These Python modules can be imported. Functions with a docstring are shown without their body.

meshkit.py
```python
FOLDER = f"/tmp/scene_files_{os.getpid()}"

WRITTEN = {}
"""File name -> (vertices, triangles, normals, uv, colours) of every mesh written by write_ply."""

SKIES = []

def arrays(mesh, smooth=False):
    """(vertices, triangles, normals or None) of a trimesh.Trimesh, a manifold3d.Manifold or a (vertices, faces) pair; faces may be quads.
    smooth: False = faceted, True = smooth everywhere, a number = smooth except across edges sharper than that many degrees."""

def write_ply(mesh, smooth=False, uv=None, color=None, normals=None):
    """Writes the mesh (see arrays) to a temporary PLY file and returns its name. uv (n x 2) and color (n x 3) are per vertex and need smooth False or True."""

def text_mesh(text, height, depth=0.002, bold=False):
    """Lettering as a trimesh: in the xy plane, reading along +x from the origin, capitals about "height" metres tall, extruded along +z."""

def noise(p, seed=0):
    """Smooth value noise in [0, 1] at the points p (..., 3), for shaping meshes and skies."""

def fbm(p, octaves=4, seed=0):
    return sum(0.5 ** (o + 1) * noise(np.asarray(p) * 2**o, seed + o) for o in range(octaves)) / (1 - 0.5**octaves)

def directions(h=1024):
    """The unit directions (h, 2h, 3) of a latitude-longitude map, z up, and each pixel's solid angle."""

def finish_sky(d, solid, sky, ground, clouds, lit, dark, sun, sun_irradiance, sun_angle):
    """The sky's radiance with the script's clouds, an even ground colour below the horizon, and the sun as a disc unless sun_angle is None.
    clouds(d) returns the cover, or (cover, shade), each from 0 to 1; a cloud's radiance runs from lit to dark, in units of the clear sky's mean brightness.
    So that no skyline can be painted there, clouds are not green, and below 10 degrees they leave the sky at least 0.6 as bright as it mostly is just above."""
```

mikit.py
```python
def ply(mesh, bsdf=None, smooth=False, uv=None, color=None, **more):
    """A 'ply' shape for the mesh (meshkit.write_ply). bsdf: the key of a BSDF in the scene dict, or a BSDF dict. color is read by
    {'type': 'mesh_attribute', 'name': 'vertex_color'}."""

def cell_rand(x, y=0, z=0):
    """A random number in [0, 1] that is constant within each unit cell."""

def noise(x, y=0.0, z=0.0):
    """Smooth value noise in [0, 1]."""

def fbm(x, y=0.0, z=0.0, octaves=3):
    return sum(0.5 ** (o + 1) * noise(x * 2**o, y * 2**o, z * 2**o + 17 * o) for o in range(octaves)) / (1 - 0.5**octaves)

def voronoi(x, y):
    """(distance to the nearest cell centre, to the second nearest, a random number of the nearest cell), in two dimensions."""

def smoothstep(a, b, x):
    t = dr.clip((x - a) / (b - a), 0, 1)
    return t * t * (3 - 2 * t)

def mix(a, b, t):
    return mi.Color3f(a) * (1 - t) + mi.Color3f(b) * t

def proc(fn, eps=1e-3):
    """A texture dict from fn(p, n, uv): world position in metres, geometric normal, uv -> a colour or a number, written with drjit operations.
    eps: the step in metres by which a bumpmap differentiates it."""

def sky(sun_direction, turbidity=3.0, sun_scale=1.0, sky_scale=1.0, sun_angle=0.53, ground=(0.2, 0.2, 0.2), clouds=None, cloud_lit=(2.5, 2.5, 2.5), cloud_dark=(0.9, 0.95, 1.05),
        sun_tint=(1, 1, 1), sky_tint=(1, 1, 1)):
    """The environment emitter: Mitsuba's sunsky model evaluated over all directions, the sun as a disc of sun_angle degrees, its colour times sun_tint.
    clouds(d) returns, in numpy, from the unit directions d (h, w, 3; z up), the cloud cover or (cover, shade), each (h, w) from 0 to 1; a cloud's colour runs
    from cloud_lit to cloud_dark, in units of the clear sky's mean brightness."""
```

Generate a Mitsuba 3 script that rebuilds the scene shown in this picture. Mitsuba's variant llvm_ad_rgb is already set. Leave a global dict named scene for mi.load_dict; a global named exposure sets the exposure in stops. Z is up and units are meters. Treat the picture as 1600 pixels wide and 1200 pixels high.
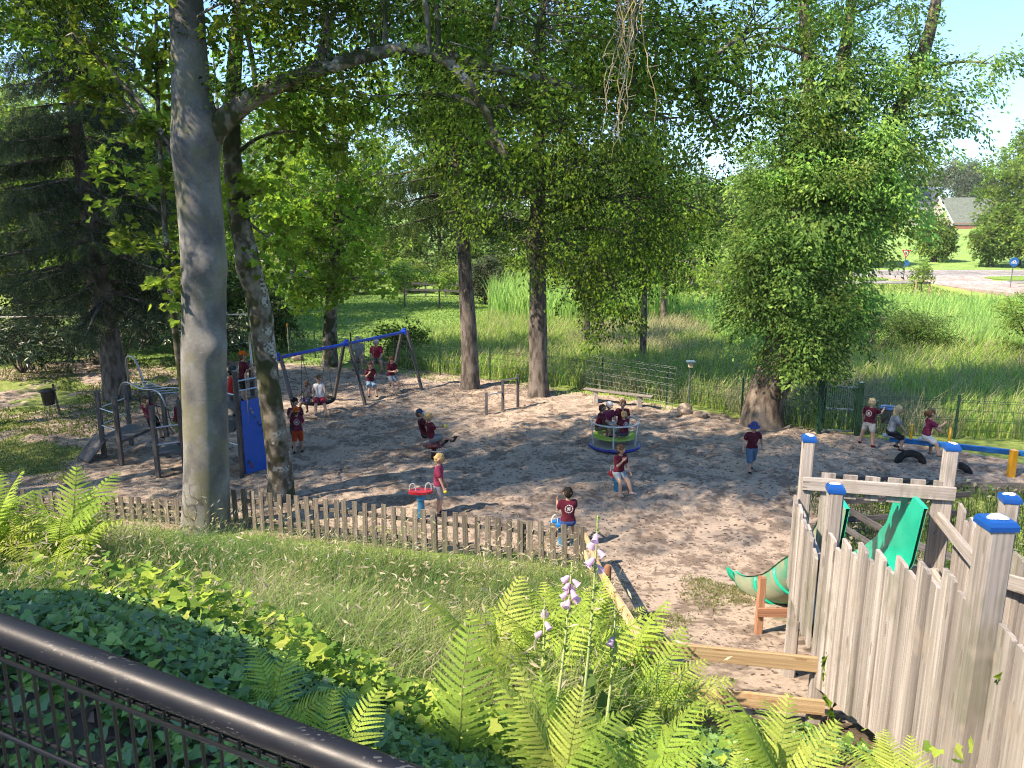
import math, numpy as np, trimesh, mitsuba as mi, drjit as dr, mikit, meshkit
import manifold3d as m3
from mikit import noise, fbm, voronoi, cell_rand, smoothstep, mix, proc
T = mi.ScalarTransform4f
scene, labels = {}, {}

# ------------------------------------------------------------------ camera, light, exposure
PITCH = math.radians(12.5)
EYE = np.array([0.0, 0.0, 6.5])
scene['camera'] = {'type': 'perspective', 'fov': 67.38, 'fov_axis': 'x', 'near_clip': 0.05, 'far_clip': 3000.0,
                   'to_world': T().look_at(origin=EYE.tolist(), target=[0, math.cos(PITCH), 6.5 - math.sin(PITCH)], up=[0, 0, 1])}
SUN = (-0.60, -0.36, 0.72)
scene['sky'] = mikit.sky(SUN, turbidity=3.0, ground=(0.10, 0.13, 0.06), sun_tint=(0.96, 0.975, 1.03), sun_scale=0.85, sky_scale=1.0, sky_tint=(0.93, 0.97, 1.07))
exposure = 3.28

# ------------------------------------------------------------------ helpers: names
used = {}
def numbered(name):
    n = used.get(name, 0); used[name] = n + 1
    return name if n == 0 else f'{name}_{n:03d}'
def thing(name, label, cat, group=None, kind=None):
    k = numbered(name); labels[k] = {'label': label, 'category': cat}
    if group: labels[k]['group'] = group
    if kind: labels[k]['kind'] = kind
    return k
def structure(name, label=None):
    k = numbered(name); labels[k] = {'kind': 'structure'}
    if label: labels[k]['label'] = label
    return k
def part(parent, name, label=None, kind=None):
    k = numbered(parent + '__' + name)
    if label or kind:
        labels[k] = {}
        if label: labels[k]['label'] = label
        if kind: labels[k]['kind'] = kind
    return k
CODED, PAINT = {}, 0.72
def put(key, mesh, mat, smooth=False, col=None, uv=None, **more):
    """mesh: trimesh, Manifold, (v,f) or a B() builder; col: one colour or per-vertex colours"""
    if isinstance(mesh, B):
        mesh, u2, c2 = mesh.get()
        uv = u2 if uv is None else uv
        col = c2 if col is None else col
    if smooth not in (False, True) and col is not None and np.ndim(col) == 2:
        col = np.asarray(col)[0] if np.ptp(np.asarray(col), axis=0).max() < 1e-9 else col; smooth = True if np.ndim(col) == 2 else smooth
    if smooth not in (False, True):
        v, f, _ = meshkit.arrays(mesh, smooth)
        mesh, smooth, uv = (v, f), True, None
    v, f, _ = meshkit.arrays(mesh, False)
    if mat in CODED:
        mat, code = CODED[mat]
        if mat == 'm_wood' and uv is not None: uv = np.asarray(uv, float) + [100.0 * code, 0]
        else: uv = np.tile([100.0 * code if mat == 'm_wood' else code, 0.0], (len(v), 1))
    else:  # one plain colour per piece, packed into uv: floor(u) = red, the rest of u = green, v = blue (see colour_of)
        col = np.asarray((0.5, 0.5, 0.5) if col is None else col, float)
        if col.ndim == 1: col = np.tile(col, (len(v), 1))
        if mat not in ('m_leaf', 'm_blade', 'm_ivy'): col = col * PAINT
        q = np.sqrt(np.clip(col, 0, 1)); uv = np.stack([np.floor(q[:, 0] * 255) + np.clip(q[:, 1], .004, .996), q[:, 2]], 1) if mat != 'm_ground' else uv
    scene[key] = mikit.ply((v, f), mat, smooth=smooth, uv=uv, **more)
    return key

# ------------------------------------------------------------------ helpers: shapes
def unit(v):
    v = np.asarray(v, float); return v / (np.linalg.norm(v, axis=-1, keepdims=True) + 1e-12)
class B:
    """collects (v, f, uv, colour) pieces of ONE mesh"""
    def __init__(s): s.v, s.f, s.u, s.c, s.n = [], [], [], [], 0
    def add(s, v, f, uv=None, col=None):
        v = np.asarray(v, float); f = np.asarray(f, int)
        if f.shape[1] == 4: f = np.vstack([f[:, [0, 1, 2]], f[:, [0, 2, 3]]])
        s.v.append(v); s.f.append(f + s.n); s.n += len(v)
        s.u.append(np.zeros((len(v), 2)) if uv is None else np.asarray(uv, float))
        c = np.array((.5, .5, .5) if col is None else col, float)
        s.c.append(np.tile(c, (len(v), 1)) if c.ndim == 1 else c)
        return s
    def tm(s, mesh, col=None): return s.add(np.array(mesh.vertices), np.array(mesh.faces), None, col)
    def get(s): return (np.vstack(s.v), np.vstack(s.f)), np.vstack(s.u), np.vstack(s.c)
_plank = [0]
def beam_vf(p, q, w, h, up=(0, 0, 1), ch=0.006, top=None):
    """chamfered bar from p to q, w across, h along up; uv = metres along the grain"""
    p, q = np.asarray(p, float), np.asarray(q, float)
    d = unit(q - p); up = np.asarray(up, float)
    if abs(d @ up) > 0.95: up = np.array([0, 1.0, 0])
    a = unit(np.cross(d, up)); b = np.cross(a, d)
    w2, h2 = w / 2, h / 2; ch = min(ch, w2 * .5, h2 * .5)
    ring = [(w2, -h2 + ch), (w2, h2 - ch), (w2 - ch, h2), (-w2 + ch, h2), (-w2, h2 - ch), (-w2, -h2 + ch), (-w2 + ch, -h2), (w2 - ch, -h2)]
    L = np.linalg.norm(q - p); _plank[0] += 1; off = _plank[0] * 7.31
    V, F, U = [], [], []; per = 0
    for i in range(8):
        r0, r1 = ring[i], ring[(i + 1) % 8]; k = len(V)
        e = math.hypot(r0[0] - r1[0], r0[1] - r1[1])
        for (P, l) in ((p, 0), (q, L)):
            for r, s in ((r0, per), (r1, per + e)):
                V.append(P + a * r[0] + b * r[1]); U.append((l, off + s))
        F += [(k, k + 2, k + 3), (k, k + 3, k + 1)]; per += e
    for (P, sgn) in ((p, 1), (q, -1)):
        k = len(V)
        for r in ring: V.append(P + a * r[0] + b * r[1]); U.append((r[0] * 9, off + r[1] * 9))
        F += [(k, k + i + (1 if sgn > 0 else 2) - (0 if sgn > 0 else 1), k + i + (2 if sgn > 0 else 1) - (0 if sgn > 0 else 0)) if False else ((k, k + i, k + i + 1) if sgn > 0 else (k, k + i + 1, k + i)) for i in range(1, 7)]
    return np.array(V), np.array(F), np.array(U)
def beam(p, q, w, h, up=(0, 0, 1), ch=0.006):
    v, f, u = beam_vf(p, q, w, h, up, ch); return B().add(v, f, u)
def prism(poly, th, o, ex, ey, ch=0.0):
    """a polygon (convex) in the plane o + x*ex + y*ey, extruded by th along ex x ey (both ways th/2); grain along ey"""
    poly = np.asarray(poly, float); ex, ey = unit(ex), unit(ey); n = np.cross(ex, ey); o = np.asarray(o, float)
    P = o + poly[:, :1] * ex + poly[:, 1:] * ey; k = len(poly); _plank[0] += 1; off = _plank[0] * 7.31
    V, F, U = [], [], []
    for s in (1, -1):
        b = len(V)
        for i in range(k): V.append(P[i] + n * s * th / 2); U.append((poly[i, 1], off + poly[i, 0]))
        F += [(b, b + i, b + i + 1) if s > 0 else (b, b + i + 1, b + i) for i in range(1, k - 1)]
    for i in range(k):
        j = (i + 1) % k; b = len(V)
        for (I, s) in ((i, -1), (j, -1), (j, 1), (i, 1)): V.append(P[I] + n * s * th / 2); U.append((poly[I, 1], off + poly[I, 0] + s * th / 2 + .3))
        F += [(b, b + 1, b + 2), (b, b + 2, b + 3)]
    return B().add(V, F, U)
def tube_vf(pts, rad, sides=8, closed=False):
    p = np.asarray(pts, float); n = len(p); rad = np.broadcast_to(np.asarray(rad, float), (n,))
    t = np.gradient(p, axis=0) if not closed else np.roll(p, -1, 0) - np.roll(p, 1, 0)
    t = unit(t); a = np.cross(t[0], [0, 0, 1.0] if abs(t[0][2]) < .9 else [1.0, 0, 0]); a = unit(a); A = []
    for i in range(n):
        a = unit(a - t[i] * (a @ t[i])); A.append(a)
    A = np.array(A); Bn = np.cross(t, A); ang = np.arange(sides) * 2 * np.pi / sides
    v = p[:, None] + rad[:, None, None] * (np.cos(ang)[None, :, None] * A[:, None] + np.sin(ang)[None, :, None] * Bn[:, None])
    m = n if closed else n - 1
    i, j = np.meshgrid(np.arange(m), np.arange(sides), indexing='ij'); i2 = (i + 1) % n
    q = np.stack([i * sides + j, i * sides + (j + 1) % sides, i2 * sides + (j + 1) % sides, i2 * sides + j], -1).reshape(-1, 4)
    f = np.vstack([q[:, [0, 1, 2]], q[:, [0, 2, 3]]]); v = v.reshape(-1, 3)
    if not closed:
        c0, c1 = len(v), len(v) + 1; v = np.vstack([v, p[0], p[-1]]); k = np.arange(sides); e = (n - 1) * sides
        f = np.vstack([f, np.stack([k * 0 + c0, (k + 1) % sides, k], 1), np.stack([k * 0 + c1, e + k, e + (k + 1) % sides], 1)])
    return v, f
def tube(pts, rad, sides=8, closed=False, col=None):
    v, f = tube_vf(pts, rad, sides, closed); return B().add(v, f, None, col)
def smooth_path(pts, n=24):
    from scipy.interpolate import CubicSpline
    pts = np.asarray(pts, float); s = np.r_[0, np.cumsum(np.linalg.norm(np.diff(pts, axis=0), axis=1))]
    return CubicSpline(s, pts)(np.linspace(0, s[-1], n))
def lathe(profile, o, n=24):
    pr = np.asarray(profile, float); ang = np.arange(n) * 2 * np.pi / n
    v = np.stack([pr[:, None, 0] * np.cos(ang), pr[:, None, 0] * np.sin(ang), np.broadcast_to(pr[:, None, 1], (len(pr), n))], -1).reshape(-1, 3) + np.asarray(o, float)
    i, j = np.meshgrid(np.arange(len(pr) - 1), np.arange(n), indexing='ij')
    q = np.stack([i * n + j, i * n + (j + 1) % n, (i + 1) * n + (j + 1) % n, (i + 1) * n + j], -1).reshape(-1, 4)
    return np.array(v), np.vstack([q[:, [0, 1, 2]], q[:, [0, 2, 3]]])
def box(c, s, col=None): m = trimesh.creation.box(s); m.apply_translation(c); return m
_ico = trimesh.creation.icosphere(subdivisions=2)
_pts = np.array(trimesh.creation.icosphere(subdivisions=1).vertices)
def blob(c, r, seed=0, rough=.25):
    v = np.array(_ico.vertices); k = 1 + rough * (meshkit.fbm(v * 1.7 + seed * 9.1, 3, seed) - .5) * 2
    return v * k[:, None] * np.asarray(r) + np.asarray(c), np.array(_ico.faces)
def hull(*sph):
    """manifold hull of spheres (x, y, z, r)"""
    return m3.Manifold.hull_points(np.vstack([_pts * s[3] + np.array(s[:3]) for s in sph]))
def union(parts): return m3.Manifold.batch_boolean(parts, m3.OpType.Add)
def organic(man, length=.03, it=5):
    if length: man = man.refine_to_length(length)
    mm = man.to_mesh(); t = trimesh.Trimesh(mm.vert_properties[:, :3], mm.tri_verts, process=True)
    if it: trimesh.smoothing.filter_taubin(t, iterations=it)
    return t

# ------------------------------------------------------------------ terrain
HY = [-400, 0.9, 1.3, 2.0, 3.0, 3.4, 4.0, 5, 6, 7.5, 9, 11, 13, 14.2, 15.5, 4000]
HZ = [4.9, 4.9, 4.75, 4.35, 3.75, 3.5, 3.15, 2.65, 2.25, 1.68, 1.2, .62, .15, 0.04, 0, 0]
def sst(a, b, x): t = np.clip((x - a) / (b - a), 0, 1); return t * t * (3 - 2 * t)
HOLLOWS = [(-6.45, 24.72, .9, .10), (-5.05, 26.85, .5, .09), (-4.5, 27.75, .5, .09), (-2.15, 20.25, .8, .07), (2.95, 21.25, 1.1, .05), (4.1, 12.4, .7, .08), (2.52, 17.4, .6, .05), (-1.9, 15.8, .6, .05)]
def ground(x, y, fine=True):
    x, y = np.asarray(x, float), np.asarray(y, float)
    off = np.clip((1.0 - x) / 12, 0, 1.6) * 2.4
    z = np.interp(y - off * sst(2, 9, y), HY, HZ)
    z = z * (1 - .1 * sst(1.0, 2.6, x) * sst(3.2, 6.5, y))
    z = z + 1.04 * sst(.5, -2.4, x) * sst(1.6, 2.9, y) * sst(5.6, 4.1, y + .12 * (x + 1.5))
    z = z + 2.6 * sst(95, 200, y) + 10 * sst(230, 900, y)
    z = z - .35 * sst(27, 34, y - .45 * np.abs(x - 3)) * sst(74, 62, y) * sst(-6, 3, x)
    if fine:
        p = np.stack([x, y, 0 * x], -1)
        sand = sst(12, 16, y) * sst(36, 30, y)
        z = z + sand * ((meshkit.noise(p * 2.0, 5) - .5) * .07 + (meshkit.noise(p * 4.2, 6) - .5) * .085 + (meshkit.noise(p * .5, 7) - .5) * .08) * sst(24, 18, np.abs(x))
        z = z + (1 - sand) * (meshkit.noise(p * .9, 8) - .5) * .12 * sst(60, 30, y) * sst(.8, 3, y)
    for hx, hy, hr, hd in HOLLOWS: d2 = ((x - hx) ** 2 + (y - hy) ** 2) / hr ** 2; z = z - hd * np.exp(-d2) + hd * .35 * np.exp(-(np.sqrt(d2) - 1.7) ** 2 * 3)
    return z
def at(x, y, dz=0.0): return np.array([x, y, float(ground(x, y)) + dz])
# ------------------------------------------------------------------ materials (few BSDFs; alike ones share one, told apart by a number in uv.x)
def colour_of(p, n, uv):
    r = dr.floor(uv.x); return mi.Color3f(dr.square(r / 255), dr.square(uv.x - r), dr.square(uv.y))
VC = proc(colour_of)
def two(b): return {'type': 'twosided', 'bsdf': b}
def pr(col, rough=.7, spec=.3): return {'type': 'principled', 'base_color': col, 'roughness': rough, 'specular': spec}
scene['m_leaf'] = {'type': 'principledthin', 'base_color': VC, 'roughness': .45, 'spec_trans': 0.0, 'diff_trans': 1.2, 'eta': 1.4}
scene['m_blade'] = {'type': 'principledthin', 'base_color': VC, 'roughness': .5, 'spec_trans': 0.0, 'diff_trans': 1.05, 'eta': 1.35}
scene['m_ivy'] = two(pr(VC, .36, .5))
scene['m_rough'] = two(pr(VC, .85, .25))
scene['m_gloss'] = two(pr(VC, .28, .5))
scene['m_skin'] = two(pr(VC, .5, .4))
scene['m_cloth'] = two(pr(VC, .9, .15))
scene['m_steel'] = two({**pr(VC, .28, .5), 'metallic': .9})
def pick(t, vals):
    """vals[round(t)]"""
    out = mi.Color3f(*vals[0]) if isinstance(vals[0], tuple) else mi.Float(vals[0])
    for i, v in enumerate(vals[1:], 1): out = dr.select(t > i - .5, mi.Color3f(*v) if isinstance(v, tuple) else mi.Float(v), out)
    return out
def rail_col(p, n, uv):
    s = smoothstep(.74, .80, noise(p.x * 130, p.y * 300, p.z * 300)) * smoothstep(.5, .7, noise(p.x * 12, p.y * 40, p.z * 40))
    return mix((.009, .010, .014), (.12, .12, .12), s * .5)
def rail_rough(p, n, uv): return .38 + .14 * noise(p.x * 45, p.y * 45, p.z * 45)
scene['m_rail'] = two({'type': 'principled', 'base_color': proc(rail_col), 'roughness': proc(rail_rough), 'specular': .38})
WOODS = [((.24, .216, .20), (.335, .306, .286), (.16, .14, .122), .58), ((.33, .235, .135), (.44, .335, .205), (.23, .13, .06), .70), ((.25, .125, .072), (.35, .185, .11), (.13, .06, .04), .70),
         ((.10, .088, .076), (.195, .172, .15), (.06, .053, .047), .60), ((.065, .063, .067), (.13, .122, .124), (.035, .035, .035), .66)]
for i_, k_ in enumerate(('grey', 'pine', 'red', 'picket', 'dark')): CODED['m_wood_' + k_] = ('m_wood', i_)
def wood_col(p, n, uv):
    t = dr.floor(uv.x * .01 + .3); u = uv.x - t * 100; y = uv.y
    g = .6 * noise(u * 1.6, y * 75, 3.0) + .4 * noise(u * 5, y * 210, 1.0); ring = noise(u * .8, y * 22, 7.0); idn = cell_rand(y / 7.31, 4.0)
    col = mix(pick(t, [w[0] for w in WOODS]), pick(t, [w[1] for w in WOODS]), smoothstep(.22, .8, g * .65 + ring * .35)) * (.72 + .5 * idn) * (.86 + .28 * g)
    dark = pick(t, [w[2] for w in WOODS])
    col = mix(col, dark, smoothstep(.70, .86, noise(u * .7, y * 130, 11.0)) * .45)
    st = smoothstep(pick(t, [w[3] for w in WOODS]), .86, .65 * noise(p.x * 6, p.y * 6, p.z * 4) + .35 * noise(p.x * 25, p.y * 25, p.z * 14))
    alg = smoothstep(.58, .80, .7 * noise(p.x * 2.2 + 9, p.y * 2.2, p.z * 1.3) + .3 * noise(p.x * 30, p.y * 30, p.z * 9)); col = mix(col, (.135, .14, .10), dr.select(t < .5, alg * .55, 0.0))
    kd, k2, kr = voronoi(u * 2.6, y * 16.0); kn = smoothstep(.20, .12, kd) * smoothstep(.80, .84, kr); col = mix(col, dark * .9, kn * .8)
    return mix(col, dark * 1.7, st * .8)
scene['m_wood'] = two(pr(proc(wood_col), .8, .25))
BARKS = [((.095, .095, .096), (.19, .188, .18), 3.0, 1.3), ((.07, .06, .044), (.21, .19, .15), 9.0, 5.0), ((.055, .047, .041), (.165, .142, .124), 10.0, 2.6), ((.055, .042, .032), (.24, .195, .15), 6.0, 1.2)]
for i_, k_ in enumerate(('beech', 'moss', 'pine', 'robinia')): CODED['m_bark_' + k_] = ('m_bark', i_)
def bark_col(p, n, uv):
    t = uv.x; fx, fz = pick(t, [b[2] for b in BARKS]), pick(t, [b[3] for b in BARKS])
    g = fbm(p.x * fx, p.y * fx, p.z * fz, 4); q = noise(p.x * 2.6 + 3, p.y * 2.6, p.z * 1.6) * .6 + noise(p.x * 7, p.y * 7, p.z * 5) * .4; s = noise(p.x * 26, p.y * 26, p.z * 22)
    c = mix(pick(t, [b[0] for b in BARKS]), pick(t, [b[1] for b in BARKS]), smoothstep(.3, .7, g)) * (.86 + .28 * s)
    moss = dr.select((t > .5) & (t < 1.5), smoothstep(.52, .60, q), 0.0); c = mix(c, (.034, .041, .014), moss * .92)
    lich = dr.select((t > .5) & (t < 1.5), smoothstep(.39, .33, q) * smoothstep(.35, .6, s), 0.0); c = mix(c, (.36, .36, .33), lich * .9)
    green = dr.select(t < .5, smoothstep(.48, .66, q) * .5, 0.0); c = mix(c, (.15, .148, .085), green)
    fl = noise(p.x * 8, p.y * 8, p.z * 4.5); zone = dr.select((t < .5) & (p.z < 2.4) & (p.x < -6.15), smoothstep(2.2, 1.0, p.z + q), 0.0)
    flake = zone * smoothstep(.09, .03, dr.abs(fl - .5)); c = mix(c, (.20, .20, .21), zone * smoothstep(.58, .66, fl) * .4)
    fleck = dr.select(t < .5, smoothstep(.86, .95, s) * .35, 0.0); c = mix(c, (.27, .27, .26), fleck)
    crease = dr.select(t < .5, smoothstep(.03, .0, dr.abs(noise(p.x * 1.8, p.y * 1.8, p.z * 5.0) - .5)) * smoothstep(.5, .75, noise(p.x * 1.1 + 4, p.y * 1.1, p.z * 1.3)), 0.0); c = mix(c, (.045, .045, .045), crease * .22)
    return mix(c, (.045, .042, .04), flake * .9)
scene['m_bark'] = two(pr(proc(bark_col), .85, .2))
GRAINS = [((.14, .132, .13), (.20, .19, .185), 1.2), ((.22, .16, .145), (.30, .24, .215), 2.0), ((.11, .13, .105), (.15, .17, .14), 3.0), ((.14, .11, .085), (.42, .36, .29), 6.0), ((.006, .31, .20), (.016, .38, .25), 3.0), ((.04, .27, .17), (.25, .27, .19), 3.2)]
for i_, k_ in enumerate(('asphalt', 'pave', 'roofmetal', 'rock', 'slide_', 'slide_old')): CODED['m_' + k_] = ('m_grain', i_)
def grain_col(p, n, uv):
    f = pick(uv.x, [g[2] for g in GRAINS]); return mix(pick(uv.x, [g[0] for g in GRAINS]), pick(uv.x, [g[1] for g in GRAINS]), smoothstep(.3, .7, fbm(p.x * f, p.y * f, p.z * f, 3)))
scene['m_grain'] = two(pr(proc(grain_col), .75, .25))
CODED['m_slide'] = ('m_plastic', 4); scene['m_plastic'] = two(pr(proc(grain_col), .3, .5))
def ground_masks(x, y):
    """(sand 0..1, kind of the rest: 0 bare soil and rough grass, 1 mown grass, 2 paving) of the ground at x, y"""
    p = lambda s, o=0.0: np.stack([x * s + o, y * s, 0 * x + 1], -1)
    w = meshkit.fbm(p(.35), 4, 1); off = np.clip((1.0 - x) / 12, 0, 1.6) * 2.4; ridge = 29.8 - .62 * x - .012 * x * x
    near = sst(13.0, 13.7, y - off + 1.1 * (w - .5)); right = sst(1.1, 1.5, x) * sst(5.9, 6.6, y + .8 * (w - .5)) * sst(6.2, 5.2, x + (w - .5))
    far = sst(.5, -.5, y - ridge + 1.6 * (w - .5)); left = sst(-13.5, -10.5, x + 7 * (w - .5)); rgt = 1 - sst(8.1, 8.4, x) * sst(17.6, 17.3, y)
    m = np.clip(near * rgt + right, 0, 1) * far; thin = sst(.46, .64, meshkit.fbm(p(.45, 7), 4, 3))
    edge = np.clip((1 - left) * (.30 + .6 * thin) + right * (1 - near) * thin * .7 + sst(2.6, .4, ridge - y) * sst(0, -7, x) * .9, 0, 1)
    m = m * (1 - .8 * edge); lw = np.clip(sst(31, 34, y) * sst(3.5, .5, x - (y - 45) * .1) * sst(-40, -25, x) + sst(88, 92, y) + .2 * (edge > .3) * far * near, 0, 1)
    return m, lw + (2 - lw) * sst(1.15, 1.05, y + .5 * x) * sst(-30, -25, y)
def ground_col(p, n, uv):
    x, y = p.x, p.y; f = .55 * noise(x * 3, y * 3, 2.0) + .45 * noise(x * 11, y * 11, 2.0); ff = noise(x * 42, y * 42, 2.0); w = noise(x * .8, y * .8, 9.0)
    sand = mix((.16, .125, .100), (.318, .257, .205), smoothstep(.26, .62, f)) * (.84 + .32 * ff)
    d1, d2, r = voronoi(x * 7 + 1.4 * f, y * 7 + 1.2 * w)
    sand = mix(sand, (.085, .064, .052), smoothstep(.30, .14, d1) * smoothstep(.42, .62, r) * smoothstep(.25, .65, w))
    e1, e2, er = voronoi(x * 13 + w, y * 15 + f); sand = mix(sand, (.075, .056, .045), smoothstep(.34, .16, e1) * smoothstep(.52, .64, er) * smoothstep(.75, .35, w) * .8)
    k = uv.y; grass = mix((.11, .155, .04), (.24, .30, .08), f); soil = mix((.055, .042, .03), (.14, .11, .08), f)
    base = mix(soil, mix((.10, .17, .045), (.155, .23, .065), w), dr.clip(k, 0, 1)) * (.8 + .4 * ff)
    base = mix(mix(base, grass, smoothstep(9, 13, y) * (1 - dr.clip(k, 0, 1))), (.22, .21, .195), dr.clip(k - 1, 0, 1))
    return mix(base, sand, smoothstep(.36, .64, uv.x + .5 * (f - .5)))
scene['m_ground'] = two(pr(proc(ground_col), .95, .1))
# ------------------------------------------------------------------ foliage helpers
def fan(pts, fold=.12):
    """leaf outline (x along the leaf 0..1, y across) -> verts with z fold, fan triangles from the base"""
    p = np.asarray(pts, float); z = np.abs(p[:, 1]) * fold * 2
    return np.c_[p, z], np.array([(0, i, i + 1) for i in range(1, len(p) - 1)])
OVAL = (np.array([[0, 0, 0], [.45, -.3, .08], [1, 0, -.06], [.45, .3, .08]]), np.array([[0, 1, 2], [0, 2, 3]]))
SLIM = (np.array([[0, 0, 0], [.5, -.14, .0], [1, 0, -.10], [.5, .14, .0]]), np.array([[0, 1, 2], [0, 2, 3]]))
MAPLE = fan([[0, 0], [.05, -.30], [-.12, -.42], [.22, -.52], [.36, -.60], [.44, -.30], [.66, -.26], [1, 0], [.66, .26], [.44, .30], [.36, .60], [.22, .52], [-.12, .42], [.05, .30]])
IVY = fan([[0, 0], [-.10, -.30], [.10, -.50], [.30, -.34], [.50, -.30], [1, 0], [.50, .30], [.30, .34], [.10, .50], [-.10, .30]], .22)
def pinnate(n=6):
    V, F = [], []
    for i in range(n):
        x = .12 + .8 * i / (n - 1); l = .24 * (1 - .35 * abs(i / (n - 1) - .45))
        for s in (-1, 1):
            k = len(V); V += [[x, 0, 0], [x - .05, s * l * .55, -.015], [x + .04, s * l, -.05], [x + .075, s * l * .5, -.015]]; F += [(k, k + 1, k + 2), (k, k + 2, k + 3)]
    k = len(V); V += [[.92, 0, 0], [1.0, -.06, -.02], [1.14, 0, -.06], [1.0, .06, -.02]]; F += [(k, k + 1, k + 2), (k, k + 2, k + 3)]
    V = np.array(V); V[:, 2] -= .12 * V[:, 0] ** 2
    return V, np.array(F)
PINN = pinnate()
def spray_needle(n=7):
    V, F = [], []
    for i in range(n):
        x = i / n
        for s in (-1, 1):
            k = len(V); V += [[x, 0, 0], [x + .16, s * .16, -.02], [x + .10, s * .02, 0]]; F += [(k, k + 1, k + 2)]
    V = np.array(V); V[:, 2] -= .25 * V[:, 0] ** 2
    return V, np.array(F)
NEEDLE = spray_needle()
def leaves(P, D, N, size, shape, rng, pal, b=None, twist=.5, tone=None):
    """one leaf per row; D = axis, N = rough normal; pal = list of colours"""
    n = len(P)
    if n == 0: return
    D = unit(D); N = unit(np.cross(np.cross(D, N), D) + 1e-6); S = np.cross(N, D)
    a = rng.normal(0, twist, (n, 1)); S, N = S * np.cos(a) + N * np.sin(a), N * np.cos(a) - S * np.sin(a)
    V, F = shape; sz = (np.asarray(size) * rng.uniform(.75, 1.25, n))[:, None, None]
    v = P[:, None] + sz * (V[None, :, :1] * D[:, None] + V[None, :, 1:2] * S[:, None] + V[None, :, 2:] * N[:, None])
    f = F[None] + (np.arange(n) * len(V))[:, None, None]
    pal = np.asarray(pal, float); c = pal[rng.integers(0, len(pal), n)] * rng.uniform(.85, 1.15, (n, 1)) * (1 if tone is None else tone)
    b.add(v.reshape(-1, 3), f.reshape(-1, 3), None, np.repeat(c, len(V), 0))
G_BEECH = [(0.125, 0.214, 0.029), (0.159, 0.265, 0.034), (0.143, 0.24, 0.029), (0.209, 0.314, 0.037)]
G_MAPLE = [(0.233, 0.368, 0.034), (0.207, 0.323, 0.034), (0.297, 0.43, 0.044), (0.171, 0.287, 0.029)]
G_LIGHT = [(0.239, 0.359, 0.065), (0.303, 0.422, 0.083), (0.208, 0.319, 0.059), (0.263, 0.375, 0.083)]
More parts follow.
